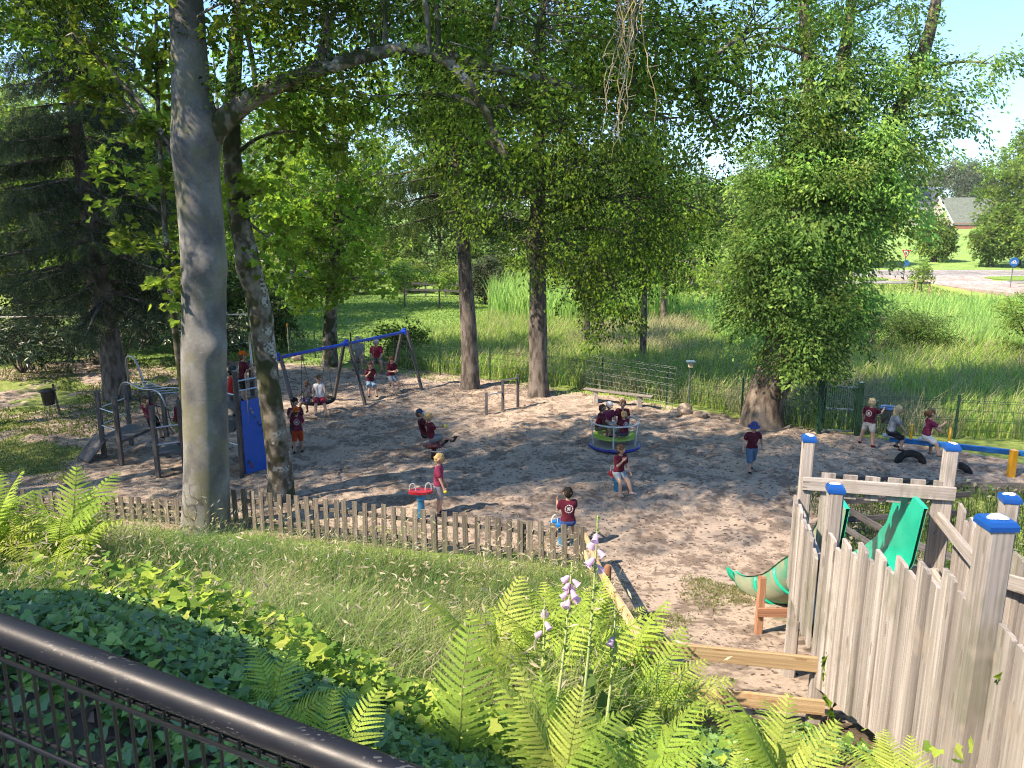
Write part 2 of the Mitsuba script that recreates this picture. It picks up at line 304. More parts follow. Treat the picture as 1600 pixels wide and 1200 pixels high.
G_ROB = [(0.185, 0.308, 0.084), (0.232, 0.373, 0.09), (0.294, 0.438, 0.097), (0.155, 0.276, 0.077)]
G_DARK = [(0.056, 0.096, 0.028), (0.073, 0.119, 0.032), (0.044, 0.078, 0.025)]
G_SPRUCE = [(0.05, 0.079, 0.046), (0.065, 0.099, 0.053), (0.079, 0.114, 0.058)]
G_FAR = [(0.151, 0.243, 0.063), (0.189, 0.282, 0.073), (0.219, 0.321, 0.079), (0.136, 0.22, 0.063)]
def trunk_mesh(pts, rad, sides=20, n=40, flare=0.0, knots=(), wob=.04, seed=0):
    pts = np.asarray(pts, float); s = np.r_[0, np.cumsum(np.linalg.norm(np.diff(pts, axis=0), axis=1))]
    p = smooth_path(pts, n); r = np.interp(np.linspace(0, s[-1], n), s, rad)
    v, f = tube_vf(p, r, sides)
    body = v[:n * sides].reshape(n, sides, 3); ax = p[:, None]; dirs = unit(body - ax)
    k = 1 + wob * 2 * (meshkit.fbm(body * np.array([1.6, 1.6, .7]) + seed * 3.1, 3, seed) - .5)
    hgt = body[..., 2] - pts[0][2]; ang = np.arctan2(dirs[..., 1], dirs[..., 0])
    k = k + flare * np.exp(-np.maximum(hgt, 0) / .35) * (1 + .45 * np.sin(ang * 5 + seed))
    for (kx, ky, kz, kr, ka) in knots:
        d = np.linalg.norm(body - np.array([kx, ky, kz]), axis=-1); k = k + ka * np.exp(-(d / kr) ** 2) / np.maximum(r[:, None], .05)
    v[:n * sides] = (ax + (body - ax) * k[..., None]).reshape(-1, 3)
    return v, f
def near_on(path, c):
    d = np.linalg.norm((path - c) * np.array([1, 1, .55]), axis=1) + np.maximum(path[:, 2] - c[2] + .3, 0) * 1.5
    return path[np.argmin(d)]
def crown(key, limb_mat, trunk_path, clumps, leaf, pal, size, rng, per=45, spread=.62, droop=.25, flat=.45, branch_r=.05, limb_key=None, mat='m_leaf', hang=0.0, top=None, shell=.55):
    """leaf sprays filling the ellipsoids clumps = (cx,cy,cz, rx,ry,rz, sprays); branches from the trunk to each"""
    lb, bb = B(), B(); P, D, N, TN = [], [], [], []
    for (cx, cy, cz, rx, ry, rz, ns) in clumps:
        c = np.array([cx, cy, cz]); a = near_on(trunk_path, c)
        if np.linalg.norm(c - a) > .3:
            mid = (a + c) / 2 + np.array([0, 0, .12 * np.linalg.norm(c - a)]) + rng.normal(0, .1, 3)
            L = smooth_path([a, mid, c], 7); v, f = tube_vf(L, np.linspace(branch_r * 1.5, branch_r * .8, 7), 6); bb.add(v, f)
        else: L = np.array([a, c])
        q = unit(rng.normal(size=(ns, 3))) * (rng.uniform(0, 1, (ns, 1)) ** (1 / 3) * shell + (1 - shell))
        C = c + q * np.array([rx, ry, rz]) + rng.normal(0, .12, (ns, 3))
        for k, s in enumerate(C):
            if k % 2 == 0:
                j = L[-1 - (k // 2) % 3] if len(L) > 3 else c; m = (j + s) / 2 + rng.normal(0, .1, 3)
                v, f = tube_vf(np.array([j, m, s]), [branch_r * .45, branch_r * .3, branch_r * .1], 4); bb.add(v, f)
        out = unit(C - c + np.array([0, 0, .1]))
        m = rng.poisson(per, ns).clip(4)
        I = np.repeat(np.arange(ns), m); n = len(I)
        o = out[I]; side = unit(np.cross(o, np.array([0, 0, 1.0])) + rng.normal(0, .05, (n, 3)))
        u_, w_ = rng.uniform(-.6, 1, (n, 1)), rng.normal(0, .5, (n, 1))
        pp = C[I] + spread * (u_ * o + w_ * side * (1.1 - .5 * np.abs(u_)) + rng.normal(0, flat * .5, (n, 1)) * np.array([0, 0, 1.0]) - np.array([0, 0, 1.0]) * (droop * np.abs(u_) ** 2 + hang * rng.uniform(0, 1, (n, 1)) ** 1.5))
        dd = unit(o * .8 + side * np.sign(w_) * .8 + rng.normal(0, .45, (n, 3)) - np.array([0, 0, droop + hang]))
        nn = unit(np.array([0, 0, 1.0]) + rng.normal(0, .45, (n, 3)) + o * .35)
        P.append(pp); D.append(dd); N.append(nn); TN.append((rng.uniform(.5, 1.55, (ns, 1)) * rng.uniform(.85, 1.15) * np.array([1, 1, 1]) * (1 + rng.normal(0, .06, (ns, 3))))[I])
    leaves(np.vstack(P), np.vstack(D), np.vstack(N), size, leaf, rng, pal, lb, tone=np.vstack(TN))
    ck = part(key, 'crown', kind='stuff'); put(ck, lb, mat)
    if bb.n: put(part(key, 'branches', kind='stuff'), bb, limb_mat, smooth=True)
def rnd_clumps(c, R, n, ns, rng, r=(.28, .42), low=-.75):
    """clumps spread through a big ellipsoid"""
    out = []
    for _ in range(n):
        q = unit(rng.normal(size=3)); q[2] = max(q[2], low); q = q * rng.uniform(.25, .95)
        k = rng.uniform(*r); out.append((c[0] + q[0] * R[0], c[1] + q[1] * R[1], c[2] + q[2] * R[2], R[0] * k, R[1] * k, R[2] * k * .8, ns))
    return out
def tree(name, label, base, h, r, pal, leaf=OVAL, size=.16, seed=1, n=14, ns=14, per=30, trunk_r=.2, c0=.35, group=None, mat='m_bark_pine', spread=None, cat='tree', lean=(0, 0), ry=None, **k):
    rng = np.random.default_rng(seed); t = thing(name, label, cat, group)
    b = np.asarray(base, float); tp = [b - [0, 0, .2], b + [lean[0] * .3, lean[1] * .3, h * .3], b + [lean[0] * .7 + rng.normal(0, .1), lean[1] * .7, h * .62], b + [lean[0], lean[1], h * .93]]
    put(part(t, 'trunk'), trunk_mesh(tp, [trunk_r, trunk_r * .8, trunk_r * .5, trunk_r * .12], 10, 16, .3, seed=seed), mat, smooth=True)
    path = smooth_path(tp, 20)
    cz = b[2] + h * (c0 + 1) / 2; rz = h * (1 - c0) / 2
    cl = rnd_clumps((b[0] + lean[0] * .7, b[1] + lean[1] * .7, cz), (r, ry or r, rz), n, ns, rng)
    crown(t, mat, path[5:], cl, leaf, pal, size, rng, per=per, spread=spread or r * .2, branch_r=trunk_r * .25, **k)
    return t
# ------------------------------------------------------------------ setting: ground, road
xs = np.unique(np.r_[-1500, -700, -350, -180, -100, np.linspace(-70, -24, 24), np.arange(-24, -11, .2), np.arange(-11, 14, .115), np.arange(14, 18.01, .2), np.linspace(18, 70, 27), 100, 180, 350, 700, 1500].round(3))
ys = np.unique(np.r_[-300, -100, -30, -10, np.linspace(-4, 1, 9), np.arange(1, 13, .2), np.arange(13, 29, .115), np.arange(29, 33.01, .2), np.linspace(33, 110, 50), np.linspace(120, 220, 14), 300, 420, 600, 900, 1500, 2600].round(3))
X, Y = np.meshgrid(xs, ys); nx = len(xs)
GV = np.stack([X, Y, ground(X, Y)], -1).reshape(-1, 3)
i, j = np.meshgrid(np.arange(len(ys) - 1), np.arange(nx - 1), indexing='ij')
GF = np.stack([i * nx + j, i * nx + j + 1, (i + 1) * nx + j + 1, (i + 1) * nx + j], -1).reshape(-1, 4)
structure('ground', 'ground with dry brown sand, worn grass and meadow')
put('ground', (GV, GF), 'm_ground', smooth=True, uv=np.stack(ground_masks(GV[:, 0], GV[:, 1]), 1))
def sheet(name, outline, z, mat, lab=None):
    k = structure(name, lab); from shapely.geometry import Polygon
    m = trimesh.creation.extrude_polygon(Polygon(outline), .3, engine='earcut'); m.apply_translation([0, 0, z - .3]); put(k, m, mat)
def arc(cx, cy, r, a0, a1, n=10): return [(cx + r * math.cos(math.radians(a)), cy + r * math.sin(math.radians(a))) for a in np.linspace(a0, a1, n)]
sheet('road', [(-120, 82), (260, 82), (260, 91), (-120, 91)], .05, 'm_asphalt', 'grey asphalt road crossing behind the meadow')
sheet('side_road', [(36.0, 82.05), (38.5, 79), (39.5, 75), (40.5, 68.5), (44, 56), (47, 52), (56, 56), (50, 67), (47.6, 72), (47.4, 76), (49, 79.2), (52, 82.05)], .046, 'm_pave', 'reddish paved side road joining the main road')
sheet('cycle_path', [(8, 73.2), (39.7, 73.2), (39.2, 76.2), (8, 76.2)], .042, 'm_asphalt', 'pale path in front of the road')
sheet('cycle_path', [(47.7, 73.2), (90, 73.2), (90, 76.2), (47.5, 76.2)], .042, 'm_asphalt')
mk = B()
for r_, yy in enumerate((73.3, 74.6)):
    for k_ in range(8): mk.tm(box((40.4 + k_ * .98 + .4 * r_, yy + .35, .052), (.55, .6, .008)), (.75, .75, .72))
for yy in (82.5, 90.6): mk.tm(box((60, yy, .055), (240, .13, .006)), (.7, .7, .68))
for k_ in range(10): mk.tm(box((37 + k_ * 1.6, 81.6, .0545), (.9, .25, .006)), (.72, .72, .7))
structure('road_markings', 'white crossing blocks and lines on the road'); put('road_markings', mk, 'm_rough'); labels['road_markings']['kind'] = 'structure'
for pts in ([(20, 76.4), (34, 76.4)] + arc(36, 78.4, 2, -90, 90, 8) + [(20, 80.6)], [(50.2, 76.4), (80, 76.4), (80, 80.8)] + arc(50.6, 78.6, 2.2, 90, 270, 8), [(49.5, 71.8), (80, 71.8), (80, 64)] + [(53, 65.5)] + arc(50.5, 69.8, 2, 200, 90, 6)):
    k_ = structure('grass_verge'); m_ = trimesh.creation.extrude_polygon(__import__('shapely.geometry').geometry.Polygon(pts), .3, engine='earcut'); m_.apply_translation([0, 0, .12 - .3])
    put(k_, m_, 'm_rough', col=(.16, .25, .05))

# ------------------------------------------------------------------ the building that shades the slope, left behind the viewer
bl = thing('terrace_building', 'pale rendered building with a grey roof on the hilltop, outside the picture', 'building')
E1, M1 = np.array([-.90, .436, 0]), np.array([.436, .90, 0]); C0 = np.array([-4.6, .6, 0.])
def bp(s, m, z): return C0 + E1 * s + M1 * m + np.array([0, 0, z])
def block(s0, s1, m0, m1, z0, z1):
    v = np.array([bp(s, m, z) for s in (s0, s1) for m in (m0, m1) for z in (z0, z1)]); return trimesh.Trimesh(v, [[0, 1, 3], [0, 3, 2], [4, 6, 7], [4, 7, 5], [0, 4, 5], [0, 5, 1], [2, 3, 7], [2, 7, 6], [0, 2, 6], [0, 6, 4], [1, 5, 7], [1, 7, 3]])
put(part(bl, 'wall'), block(.3, 16, -8, -.4, 2, 9.3), 'm_rough', col=(.62, .62, .62))
put(part(bl, 'roof'), trimesh.Trimesh([bp(0, 0, 9.2), bp(16.3, 0, 9.2), bp(0, -8.4, 9.2), bp(16.3, -8.4, 9.2), bp(0, -4.2, 10.9), bp(16.3, -4.2, 10.9), bp(0, 0, 9.42), bp(16.3, 0, 9.42), bp(0, -8.4, 9.42), bp(16.3, -8.4, 9.42)],
    [[0, 1, 3], [0, 3, 2], [0, 7, 1], [0, 6, 7], [6, 5, 7], [6, 4, 5], [4, 9, 5], [4, 8, 9], [2, 3, 9], [2, 9, 8], [0, 2, 8], [0, 8, 4], [0, 4, 6], [1, 7, 5], [1, 5, 9], [1, 9, 3]]), 'm_rough', col=(.12, .12, .13))
for s_ in (2, 5.5, 9, 12.5):
    w_ = part(bl, 'window'); put(w_, block(s_, s_ + 1.6, -.42, -.36, 6.0, 7.6), 'm_gloss', col=(.8, .8, .78)); put(part(w_, 'pane'), block(s_ + .12, s_ + 1.48, -.38, -.345, 6.12, 7.48), 'm_gloss', col=(.03, .035, .04))

# ------------------------------------------------------------------ trees near the playground
rng = np.random.default_rng(11)
t1 = thing('beech_tree', 'huge smooth grey beech trunk with one long arching limb, behind the picket fence', 'tree')
TP1 = [(-6.36, 14.9, -.3), (-6.28, 14.9, .8), (-6.18, 14.9, 2.0), (-6.10, 14.9, 3.4), (-5.92, 14.9, 5.7), (-5.90, 14.9, 7.5), (-5.86, 14.9, 9.2), (-5.8, 14.9, 11.5), (-5.6, 14.7, 15), (-5.4, 14.6, 19)]
p1 = smooth_path(TP1, 40)
put(part(t1, 'trunk'), trunk_mesh(TP1, [.48, .455, .43, .425, .405, .405, .315, .26, .18, .06], 44, 190, .22, knots=[(-5.66, 14.6, 5.55, .32, .16), (-5.66, 14.6, 3.95, .26, .15), (-5.55, 14.8, 8.0, .45, .16), (-6.0, 14.45, 7.7, .3, .10), (-6.0, 14.46, 6.5, .18, .05), (-6.2, 14.46, 5.2, .2, .05)], wob=.03, seed=2), 'm_bark_beech', smooth=True)
LB1 = smooth_path([(-6.0, 14.9, 7.15), (-5.68, 14.87, 7.75), (-5.2, 14.8, 8.25), (-4.5, 14.6, 8.62), (-3.6, 14.3, 8.9), (-2.7, 14.0, 9.06), (-1.75, 13.7, 9.2), (-1.15, 13.6, 9.02), (-.64, 13.5, 8.5), (-.35, 13.4, 7.95), (-.1, 13.3, 7.38)], 50)
put(part(t1, 'limb', 'long mossy limb arching over the playground'), trunk_mesh(LB1[::7], [.36, .21, .15, .125, .11, .09, .07, .045], 14, 60, 0, wob=.12, seed=5), 'm_bark_moss', smooth=True)
LB2 = smooth_path([(-1.75, 13.7, 9.2), (-.6, 13.9, 9.0), (.6, 14.1, 8.75), (1.8, 14.3, 8.6), (3.2, 14.5, 8.8)], 20)
put(part(t1, 'limb'), trunk_mesh(LB2[::4], [.09, .08, .07, .05, .04], 8, 24, 0, wob=.1, seed=6), 'm_bark_moss', smooth=True)
path1 = np.vstack([p1[22:], LB1, LB2])
cl = []
for (x, y, z, rx, ry, rz, n_) in [(-5.0, 14.5, 10.6, 2.2, 2.0, 1.0, 40), (-3.2, 15.2, 10.2, 2.0, 1.4, .9, 40), (-1.4, 15.0, 10.4, 2.0, 1.4, .8, 40), (.6, 14, 10.0, 2.0, 2.0, 1.0, 42), (2.4, 14.3, 9.7, 1.6, 1.8, 1.0, 34), (4.3, 14.6, 9.7, 1.2, 1.4, 1.1, 22),
                                  (-3.8, 14.9, 8.8, 1.2, 1.2, .5, 14), (-2.0, 14.3, 8.5, 1.6, 1.2, .5, 18), (.2, 14, 8.3, 1.6, 1.4, .6, 20), (2.0, 14.4, 8.4, 1.4, 1.2, .7, 20), (3.7, 14.6, 8.0, .7, .8, .8, 10), (4.3, 14.6, 8.6, .5, .7, 1.1, 10), (-.6, 14.2, 7.6, .6, .5, .3, 4),
                                  (-6.4, 14, 13.5, 4.2, 4.2, 2.6, 70), (-2, 14.5, 14.0, 4.2, 4.2, 2.4, 60), (-5, 14.5, 17.5, 4, 4, 2.4, 50), (2, 15.0, 13, 3.0, 3.2, 1.8, 34), (-1, 12.6, 15.4, 3, 2.4, 1.4, 56), (-5, 11.6, 17, 3, 2.4, 1.4, 56), (-9, 15.5, 10.9, 1.8, 1.5, .8, 34), (-11, 16.5, 11.1, 1.8, 1.6, .8, 34), (-12.8, 18.0, 10.6, 1.6, 1.5, .8, 26), (-8, 15, 9.7, .9, .9, .4, 10), (-3.4, 14.2, 9.3, .9, .5, .2, 4), (-2.2, 13.9, 9.5, .9, .5, .2, 4), (-1.1, 13.6, 9.2, .8, .5, .3, 4), (-.3, 13.3, 7.7, .5, .4, .4, 4), (-9.6, 12.0, 12.3, 2.6, 2.4, 1.4, 60), (-9.0, 14.6, 11.6, 2.4, 2.4, 1.3, 50), (-11.5, 13.4, 14.2, 2.8, 2.6, 1.6, 54), (-8.5, 10.6, 14.6, 2.2, 1.8, 1.3, 26), (-9.5, 8.6, 16.2, 3.2, 2.8, 1.6, 60), (-6.8, 7.6, 17.6, 2.6, 2.4, 1.4, 44), (-3.2, 14.4, 11.6, 2.4, 2, .9, 50), (-.2, 14.2, 11.6, 2.4, 2, .9, 46)]:
    cl.append((x, y, z, rx, ry, rz, n_))
crown(t1, 'm_bark_moss', path1, cl, OVAL, G_BEECH + [(.19, .28, .035), (.05, .09, .018)], .10, rng, per=84, spread=.55, droop=.3, hang=.35, branch_r=.035)
# bright maple shoots on the left side of the beech trunk
t1b = thing('maple_sapling', 'sunlit yellow green maple shoots growing beside the beech trunk', 'sapling')
TPm = smooth_path([(-6.75, 15.8, 0), (-6.9, 15.6, 4), (-6.8, 15.5, 8), (-6.6, 15.4, 10.2)], 20)
put(part(t1b, 'trunk'), tube(TPm, np.linspace(.09, .03, 20), 8), 'm_bark_moss', smooth=True)
crown(t1b, 'm_bark_moss', TPm[6:], [(-7.15, 15.1, 6.9, .75, .7, .45, 10), (-7.0, 15.2, 8.1, .6, .6, .4, 9), (-6.95, 15.3, 5.95, .6, .6, .4, 9), (-7.3, 15.2, 9.0, .8, .7, .4, 9), (-8.1, 15.0, 9.6, .8, .5, .3, 7), (-6.8, 15.2, 5.3, .35, .4, .3, 5), (-6.4, 15.2, 9.7, .9, .6, .5, 9), (-4.2, 13.6, 9.85, .8, .6, .4, 8)], MAPLE, [(.26, .36, .045), (.31, .42, .05), (.22, .32, .04), (.16, .26, .04)], .16, rng, per=20, spread=.42, droop=.3, branch_r=.02)

t2 = thing('mossy_tree', 'slender leaning trunk patched with dark moss and white lichen, right of the beech', 'tree')
TP2 = [(-5.42, 17, -.3), (-5.42, 17, 1.2), (-5.52, 17, 2.74), (-5.62, 17, 4.48), (-5.78, 17, 5.6), (-5.95, 17, 7.0), (-5.9, 17, 8.4), (-5.6, 17, 10.5), (-5.2, 17, 14)]
put(part(t2, 'trunk'), trunk_mesh(TP2, [.29, .27, .25, .245, .24, .2, .17, .13, .04], 22, 90, .25, knots=[(-5.45, 16.8, 4.3, .3, .06), (-5.95, 16.8, 5.3, .3, .07)], wob=.09, seed=9), 'm_bark_moss', smooth=True)
crown(t2, 'm_bark_moss', smooth_path(TP2, 30)[14:], [(-5.3, 16.8, 7.0, .7, .7, .5, 8), (-4.5, 17, 8.2, 1.2, 1.0, .5, 14), (-5.6, 17, 9.0, 1.8, 1.6, .9, 24), (-5.3, 17, 6.0, .4, .4, .3, 4), (-3.2, 17.4, 8.9, 1.2, 1.0, .5, 12), (-4.7, 17, 11.6, 2.6, 2.6, 1.6, 40), (-6.9, 17.2, 11.2, 2, 2, 1.2, 26)], MAPLE, G_MAPLE, .15, rng, per=26, spread=.5, droop=.35, hang=.2, branch_r=.03)

def conifer(name, label, base, h, r, seed, z0, tp=None, rad=.4, step=.42, pal=G_SPRUCE, gap=.0, droop=.35, mat='m_bark_pine', size=.5, dens=9, side=None):
    rng = np.random.default_rng(seed); t = thing(name, label, 'tree'); b = np.asarray(base, float)
    tp = tp or [b - [0, 0, .3], b + [0, 0, h * .33], b + [0, 0, h * .66], b + [0, 0, h]]
    put(part(t, 'trunk'), trunk_mesh(tp, np.interp(np.linspace(0, 1, len(tp)), [0, .1, 1], [rad, rad * .88, rad * .08]), 18, 50, .25, wob=.05, seed=seed), mat, smooth=True)
    path = smooth_path(tp, 60); lb, bb = B(), B(); P, D, N = [], [], []; z = z0
    while z < h - .4:
        o = path[np.argmin(np.abs(path[:, 2] - (b[2] + z)))]
        for _ in range(rng.integers(4, 7)):
            a = rng.uniform(0, 2 * np.pi)
            if rng.uniform() < gap: continue
            L = r * (1 - ((z - z0 * .4) / (h - z0 * .4)) ** 1.3) * rng.uniform(.55, 1.1)
            if side and abs((a - side[0] + np.pi) % (2 * np.pi) - np.pi) > side[1]: L *= .35
            d = np.array([math.cos(a), math.sin(a), 0]); s = np.linspace(0, 1, 8)
            pts = o + d * (L * s)[:, None] + np.array([0, 0, 1.0]) * (L * (.10 * s - droop * s ** 1.6 + .12 * s ** 4))[:, None]
            v, f = tube_vf(pts, np.linspace(.045, .008, 8) * (L / 3 + .4), 4); bb.add(v, f)
            n = int(L * dens * 3); q = rng.uniform(.12, 1, n) ** .8; pp = np.stack([np.interp(q, s, pts[:, k]) for k in range(3)], 1)
            sd = rng.choice([-1, 1], n)[:, None]; w = np.array([-d[1], d[0], 0])
            dd = unit(d * rng.uniform(.1, .8, (n, 1)) + w * sd * rng.uniform(.3, 1, (n, 1)) - np.array([0, 0, 1.0]) * rng.uniform(.2, 1.1, (n, 1)))
            P.append(pp + rng.normal(0, .05, (n, 3))); D.append(dd); N.append(np.tile([0, 0, 1.0], (n, 1)) + rng.normal(0, .3, (n, 3)))
        z += step * rng.uniform(.8, 1.2)
    leaves(np.vstack(P), np.vstack(D), np.vstack(N), size, NEEDLE, rng, pal, lb)
    put(part(t, 'crown', kind='stuff'), lb, 'm_leaf'); put(part(t, 'branches', kind='stuff'), bb, mat, smooth=True)
    return t
conifer('spruce_tree', 'tall dark spruce with drooping branches behind the litter bin, far left', (-14.07, 26.7, 0), 20, 4.4, 21, 3.4, [(-14.07, 26.7, -.3), (-14.2, 26.7, 2.9), (-14.4, 26.7, 7.6), (-14.5, 26.7, 12.2), (-14.5, 26.7, 20)], .47, .36, size=.55, dens=9)
conifer('pine_tree', 'straight dark bare pine trunk at the sand edge, left of the reddish trunk', (-1.62, 28.75, 0), 19, 4.2, 22, 6.6, [(-1.6, 28.75, -.3), (-1.72, 28.75, 4), (-1.95, 28.75, 8.5), (-2.0, 28.75, 13), (-2.0, 28.75, 19)], .36, .55, size=.6, dens=8, pal=G_DARK, gap=.15)
t6 = thing('reddish_tree', 'reddish brown trunk under a drooping dark crown, right of the pine trunk', 'tree')
TP6 = [(.96, 27.4, -.3), (.93, 27.4, 3), (.9, 27.4, 6), (.95, 27.4, 10), (1.0, 27.4, 16)]
put(part(t6, 'trunk'), trunk_mesh(TP6, [.36, .31, .28, .2, .05], 20, 60, .5, wob=.05, seed=14), 'm_bark_pine', smooth=True)
cl6 = [(.4, 26.6, 7.2, 2.6, 2.0, 1.2, 60), (3.6, 26.4, 6.9, 2.2, 2.0, 1.3, 54), (-2.4, 26.8, 8.6, 2.2, 2, 1.2, 44), (2.4, 26.4, 5.2, 1.0, .9, 1.0, 22), (3.5, 26.2, 4.0, .7, .7, 1.1, 18), (3.1, 26.1, 2.9, .42, .4, .8, 10), (4.6, 26.4, 5.5, 1.0, 1.0, 1.0, 24), (5.9, 26.6, 6.8, 1.6, 1.4, 1.4, 34), (1.8, 26.8, 9.4, 3.4, 2.6, 1.3, 80), (5.2, 26.8, 9.6, 2.2, 2.2, 1.5, 46), (6.6, 26.6, 11.8, 1.3, 1.3, 1.6, 18), (0, 27, 12, 4, 3, 2, 130), (2.5, 26.4, 8.2, 2.6, 1.8, .9, 50), (4.5, 27, 12.6, 3.2, 2.6, 1.7, 70), (.5, 26.4, 5.6, 1.0, .8, .8, 16), (-.8, 26.6, 10.3, 2.4, 2, 1.2, 44), (1.5, 27, 16, 4, 3.4, 2.2, 70), (-2.2, 24.8, 13, 2.8, 2.2, 1.3, 56), (1.4, 24.6, 14.8, 3, 2.2, 1.3, 56), (-.6, 25.2, 10.6, 2.2, 1.6, .9, 40), (2.6, 25.2, 10.8, 2.2, 1.6, .9, 40)]
crown(t6, 'm_bark_pine', smooth_path(TP6, 40)[14:], cl6, OVAL, G_BEECH + G_BEECH + G_DARK, .13, rng, per=60, spread=.65, droop=.4, hang=.8, branch_r=.05)

t7 = thing('robinia_tree', 'thick twisted trunk below dense feathery foliage, left of the garden gate', 'tree')
TP7 = [(7.95, 23.6, -.4), (8.0, 23.6, .6), (8.25, 23.6, 1.7), (8.5, 23.6, 3.2), (8.5, 23.6, 5)]
v7, f7 = trunk_mesh(TP7, [.66, .58, .55, .5, .42], 40, 60, .22, wob=.16, seed=31, knots=[(7.5, 23.1, .35, .45, .12), (8.4, 23.0, 1.2, .4, .10)])
put(part(t7, 'trunk'), (v7, f7), 'm_bark_robinia', smooth=True)
S1 = smooth_path([(8.5, 23.6, 4.6), (8.6, 23.5, 8), (8.55, 23.5, 10), (8.2, 23.5, 12.5), (7.9, 23.5, 16)], 30)
S2 = smooth_path([(8.5, 23.6, 4.6), (9.3, 23.7, 7), (9.55, 23.7, 10), (9.7, 23.7, 13), (9.9, 23.7, 16)], 30)
S3 = smooth_path([(8.5, 23.6, 4.6), (10.4, 23.5, 7.6), (11.35, 23.5, 9.8), (11.9, 23.4, 11.4), (11.8, 23.4, 13), (12.3, 23.4, 16)], 30)
for S, r0 in ((S1, .24), (S2, .26), (S3, .27)):
    put(part(t7, 'stem'), trunk_mesh(S[::5], np.linspace(r0 * 1.2, .1, len(S[::5])), 14, 50, 0, wob=.1, seed=33), 'm_bark_robinia', smooth=True)
path7 = np.vstack([smooth_path(TP7, 20)[10:], S1, S2, S3])
cl7 = [(8.8, 22.9, 2.1, 1.0, .9, .6, 28), (9.9, 23.1, 3.9, .9, .9, .7, 22), (7.3, 23.2, 4.4, .8, .8, .6, 14), (9.5, 23.0, 3.0, .9, .9, .6, 20), (7.6, 23.1, 3.6, 1.0, .9, .6, 20), (8.5, 23.3, 3.0, 1.2, 1.3, .7, 34), (8.9, 23.2, 4.2, 1.6, 1.5, .8, 46), (8.0, 23.3, 4.9, 1.7, 1.5, .8, 44), (9.4, 23.2, 5.3, 1.7, 1.5, .8, 46), (7.7, 23.4, 5.9, 1.4, 1.3, .8, 36), (8.8, 23.1, 6.3, 1.9, 1.7, .8, 52), (10.3, 23.2, 6.5, 1.8, 1.5, .8, 46), (8.1, 23.3, 7.3, 1.5, 1.4, .8, 40), (9.3, 23.1, 7.6, 2.0, 1.7, .8, 54), (10.6, 23.2, 7.5, 1.4, 1.4, .8, 34), (10.1, 23.2, 8.6, 1.7, 1.5, .8, 40), (11.6, 23.2, 8.5, 1.2, 1.1, .7, 18), (8.5, 23.3, 8.6, 1.4, 1.3, .8, 32),
       (8.5, 23.1, 9.6, .8, .8, 1.6, 18), (9.5, 23.3, 10.4, .9, .8, 1.9, 24), (10.8, 23.2, 9.6, 1.0, .8, 1.2, 18), (9.0, 23.4, 12.4, .9, .9, 1.4, 16), (11.2, 23.2, 11.0, .8, .8, 1.1, 12), (9.0, 23.4, 9.8, 1.2, 1.2, .8, 15), (10.2, 23.4, 10.4, 1.2, 1.1, .7, 14), (8.9, 23.4, 11.6, 1.0, 1.0, .7, 8), (12.2, 23.3, 10.0, 1.2, 1.0, .4, 10), (13.4, 23.3, 10.7, 1.4, .7, .2, 7), (12.8, 23.3, 9.3, 1.0, .8, .25, 6), (10.6, 23.4, 12.4, 1.2, 1.0, .6, 9), (7.3, 23.4, 9.6, .8, .8, .6, 9), (7.0, 23.5, 11.2, .8, .8, .6, 8), (11, 23.4, 15, 3, 2.4, 1.4, 16), (8, 23.4, 14.5, 2, 2, 1.4, 12)]
cl7 = [(x, y, z, rx, ry, rz * .62, n_) for x, y, z, rx, ry, rz, n_ in cl7]
crown(t7, 'm_bark_robinia', path7, cl7, (SLIM[0] * [1, 1.7, 1], SLIM[1]), G_ROB, .135, rng, per=120, spread=.62, droop=.5, hang=.25, branch_r=.04)
t4 = thing('sycamore_tree', 'bright leaved sycamore on the lawn, behind the blue swing beam', 'tree')
TP4 = [(-7.95, 33, -.3), (-7.8, 33, 2.5), (-7.5, 33, 5), (-7.15, 33, 8), (-6.9, 33, 12.5)]
put(part(t4, 'trunk'), trunk_mesh(TP4, [.34, .27, .23, .15, .04], 16, 50, .5, wob=.06, seed=41), 'm_bark_moss', smooth=True)
crown(t4, 'm_bark_moss', smooth_path(TP4, 30)[9:], [(-9.3, 32.6, 3.9, 1.3, 1.2, .7, 20), (-8.2, 32.3, 3.1, .9, .9, .5, 12), (-6.4, 32.6, 3.9, 1.4, 1.2, .8, 24), (-7.5, 32.5, 4.9, 1.6, 1.4, .8, 26), (-9.4, 32.6, 5.9, 1.8, 1.4, .9, 26), (-6.6, 32.6, 6.4, 1.8, 1.4, .9, 26), (-8.4, 32.6, 7.4, 2, 1.6, 1, 28), (-5.8, 32.8, 8.0, 1.6, 1.4, .9, 20), (-7.2, 32.8, 9.4, 2.4, 2, 1.2, 30), (-7, 33, 11.5, 2.2, 2, 1.2, 24)], MAPLE, G_MAPLE, .19, rng, per=22, spread=.6, droop=.35, hang=.2, branch_r=.035)
# slim tree behind the fence
tree('slim_tree', 'slim dark tree in the long grass behind the mesh fence, left of the lamp', at(5.95, 34.5), 9.5, 2.4, G_BEECH, OVAL, .16, 51, n=16, ns=14, per=38, trunk_r=.17, c0=.28, spread=.6)
tree('slim_tree', 'young tree with an ivy clad trunk in the long grass beyond the bench', at(3.8, 39), 8.5, 2.2, G_DARK + G_BEECH, OVAL, .17, 52, n=16, ns=12, per=34, trunk_r=.2, c0=.18, spread=.55)
tree('willow_tree', 'pale green bushy tree behind the slim tree, beyond the fence', at(9.5, 48), 9.0, 4.2, G_LIGHT, SLIM, .3, 53, n=20, ns=14, per=34, trunk_r=.2, c0=.12)
tree('willow_tree', 'broad soft green tree left of the thick robinia, beyond the long grass', at(6.2, 58), 11, 4.6, G_FAR, SLIM, .34, 54, n=22, ns=14, per=34, trunk_r=.25, c0=.12)
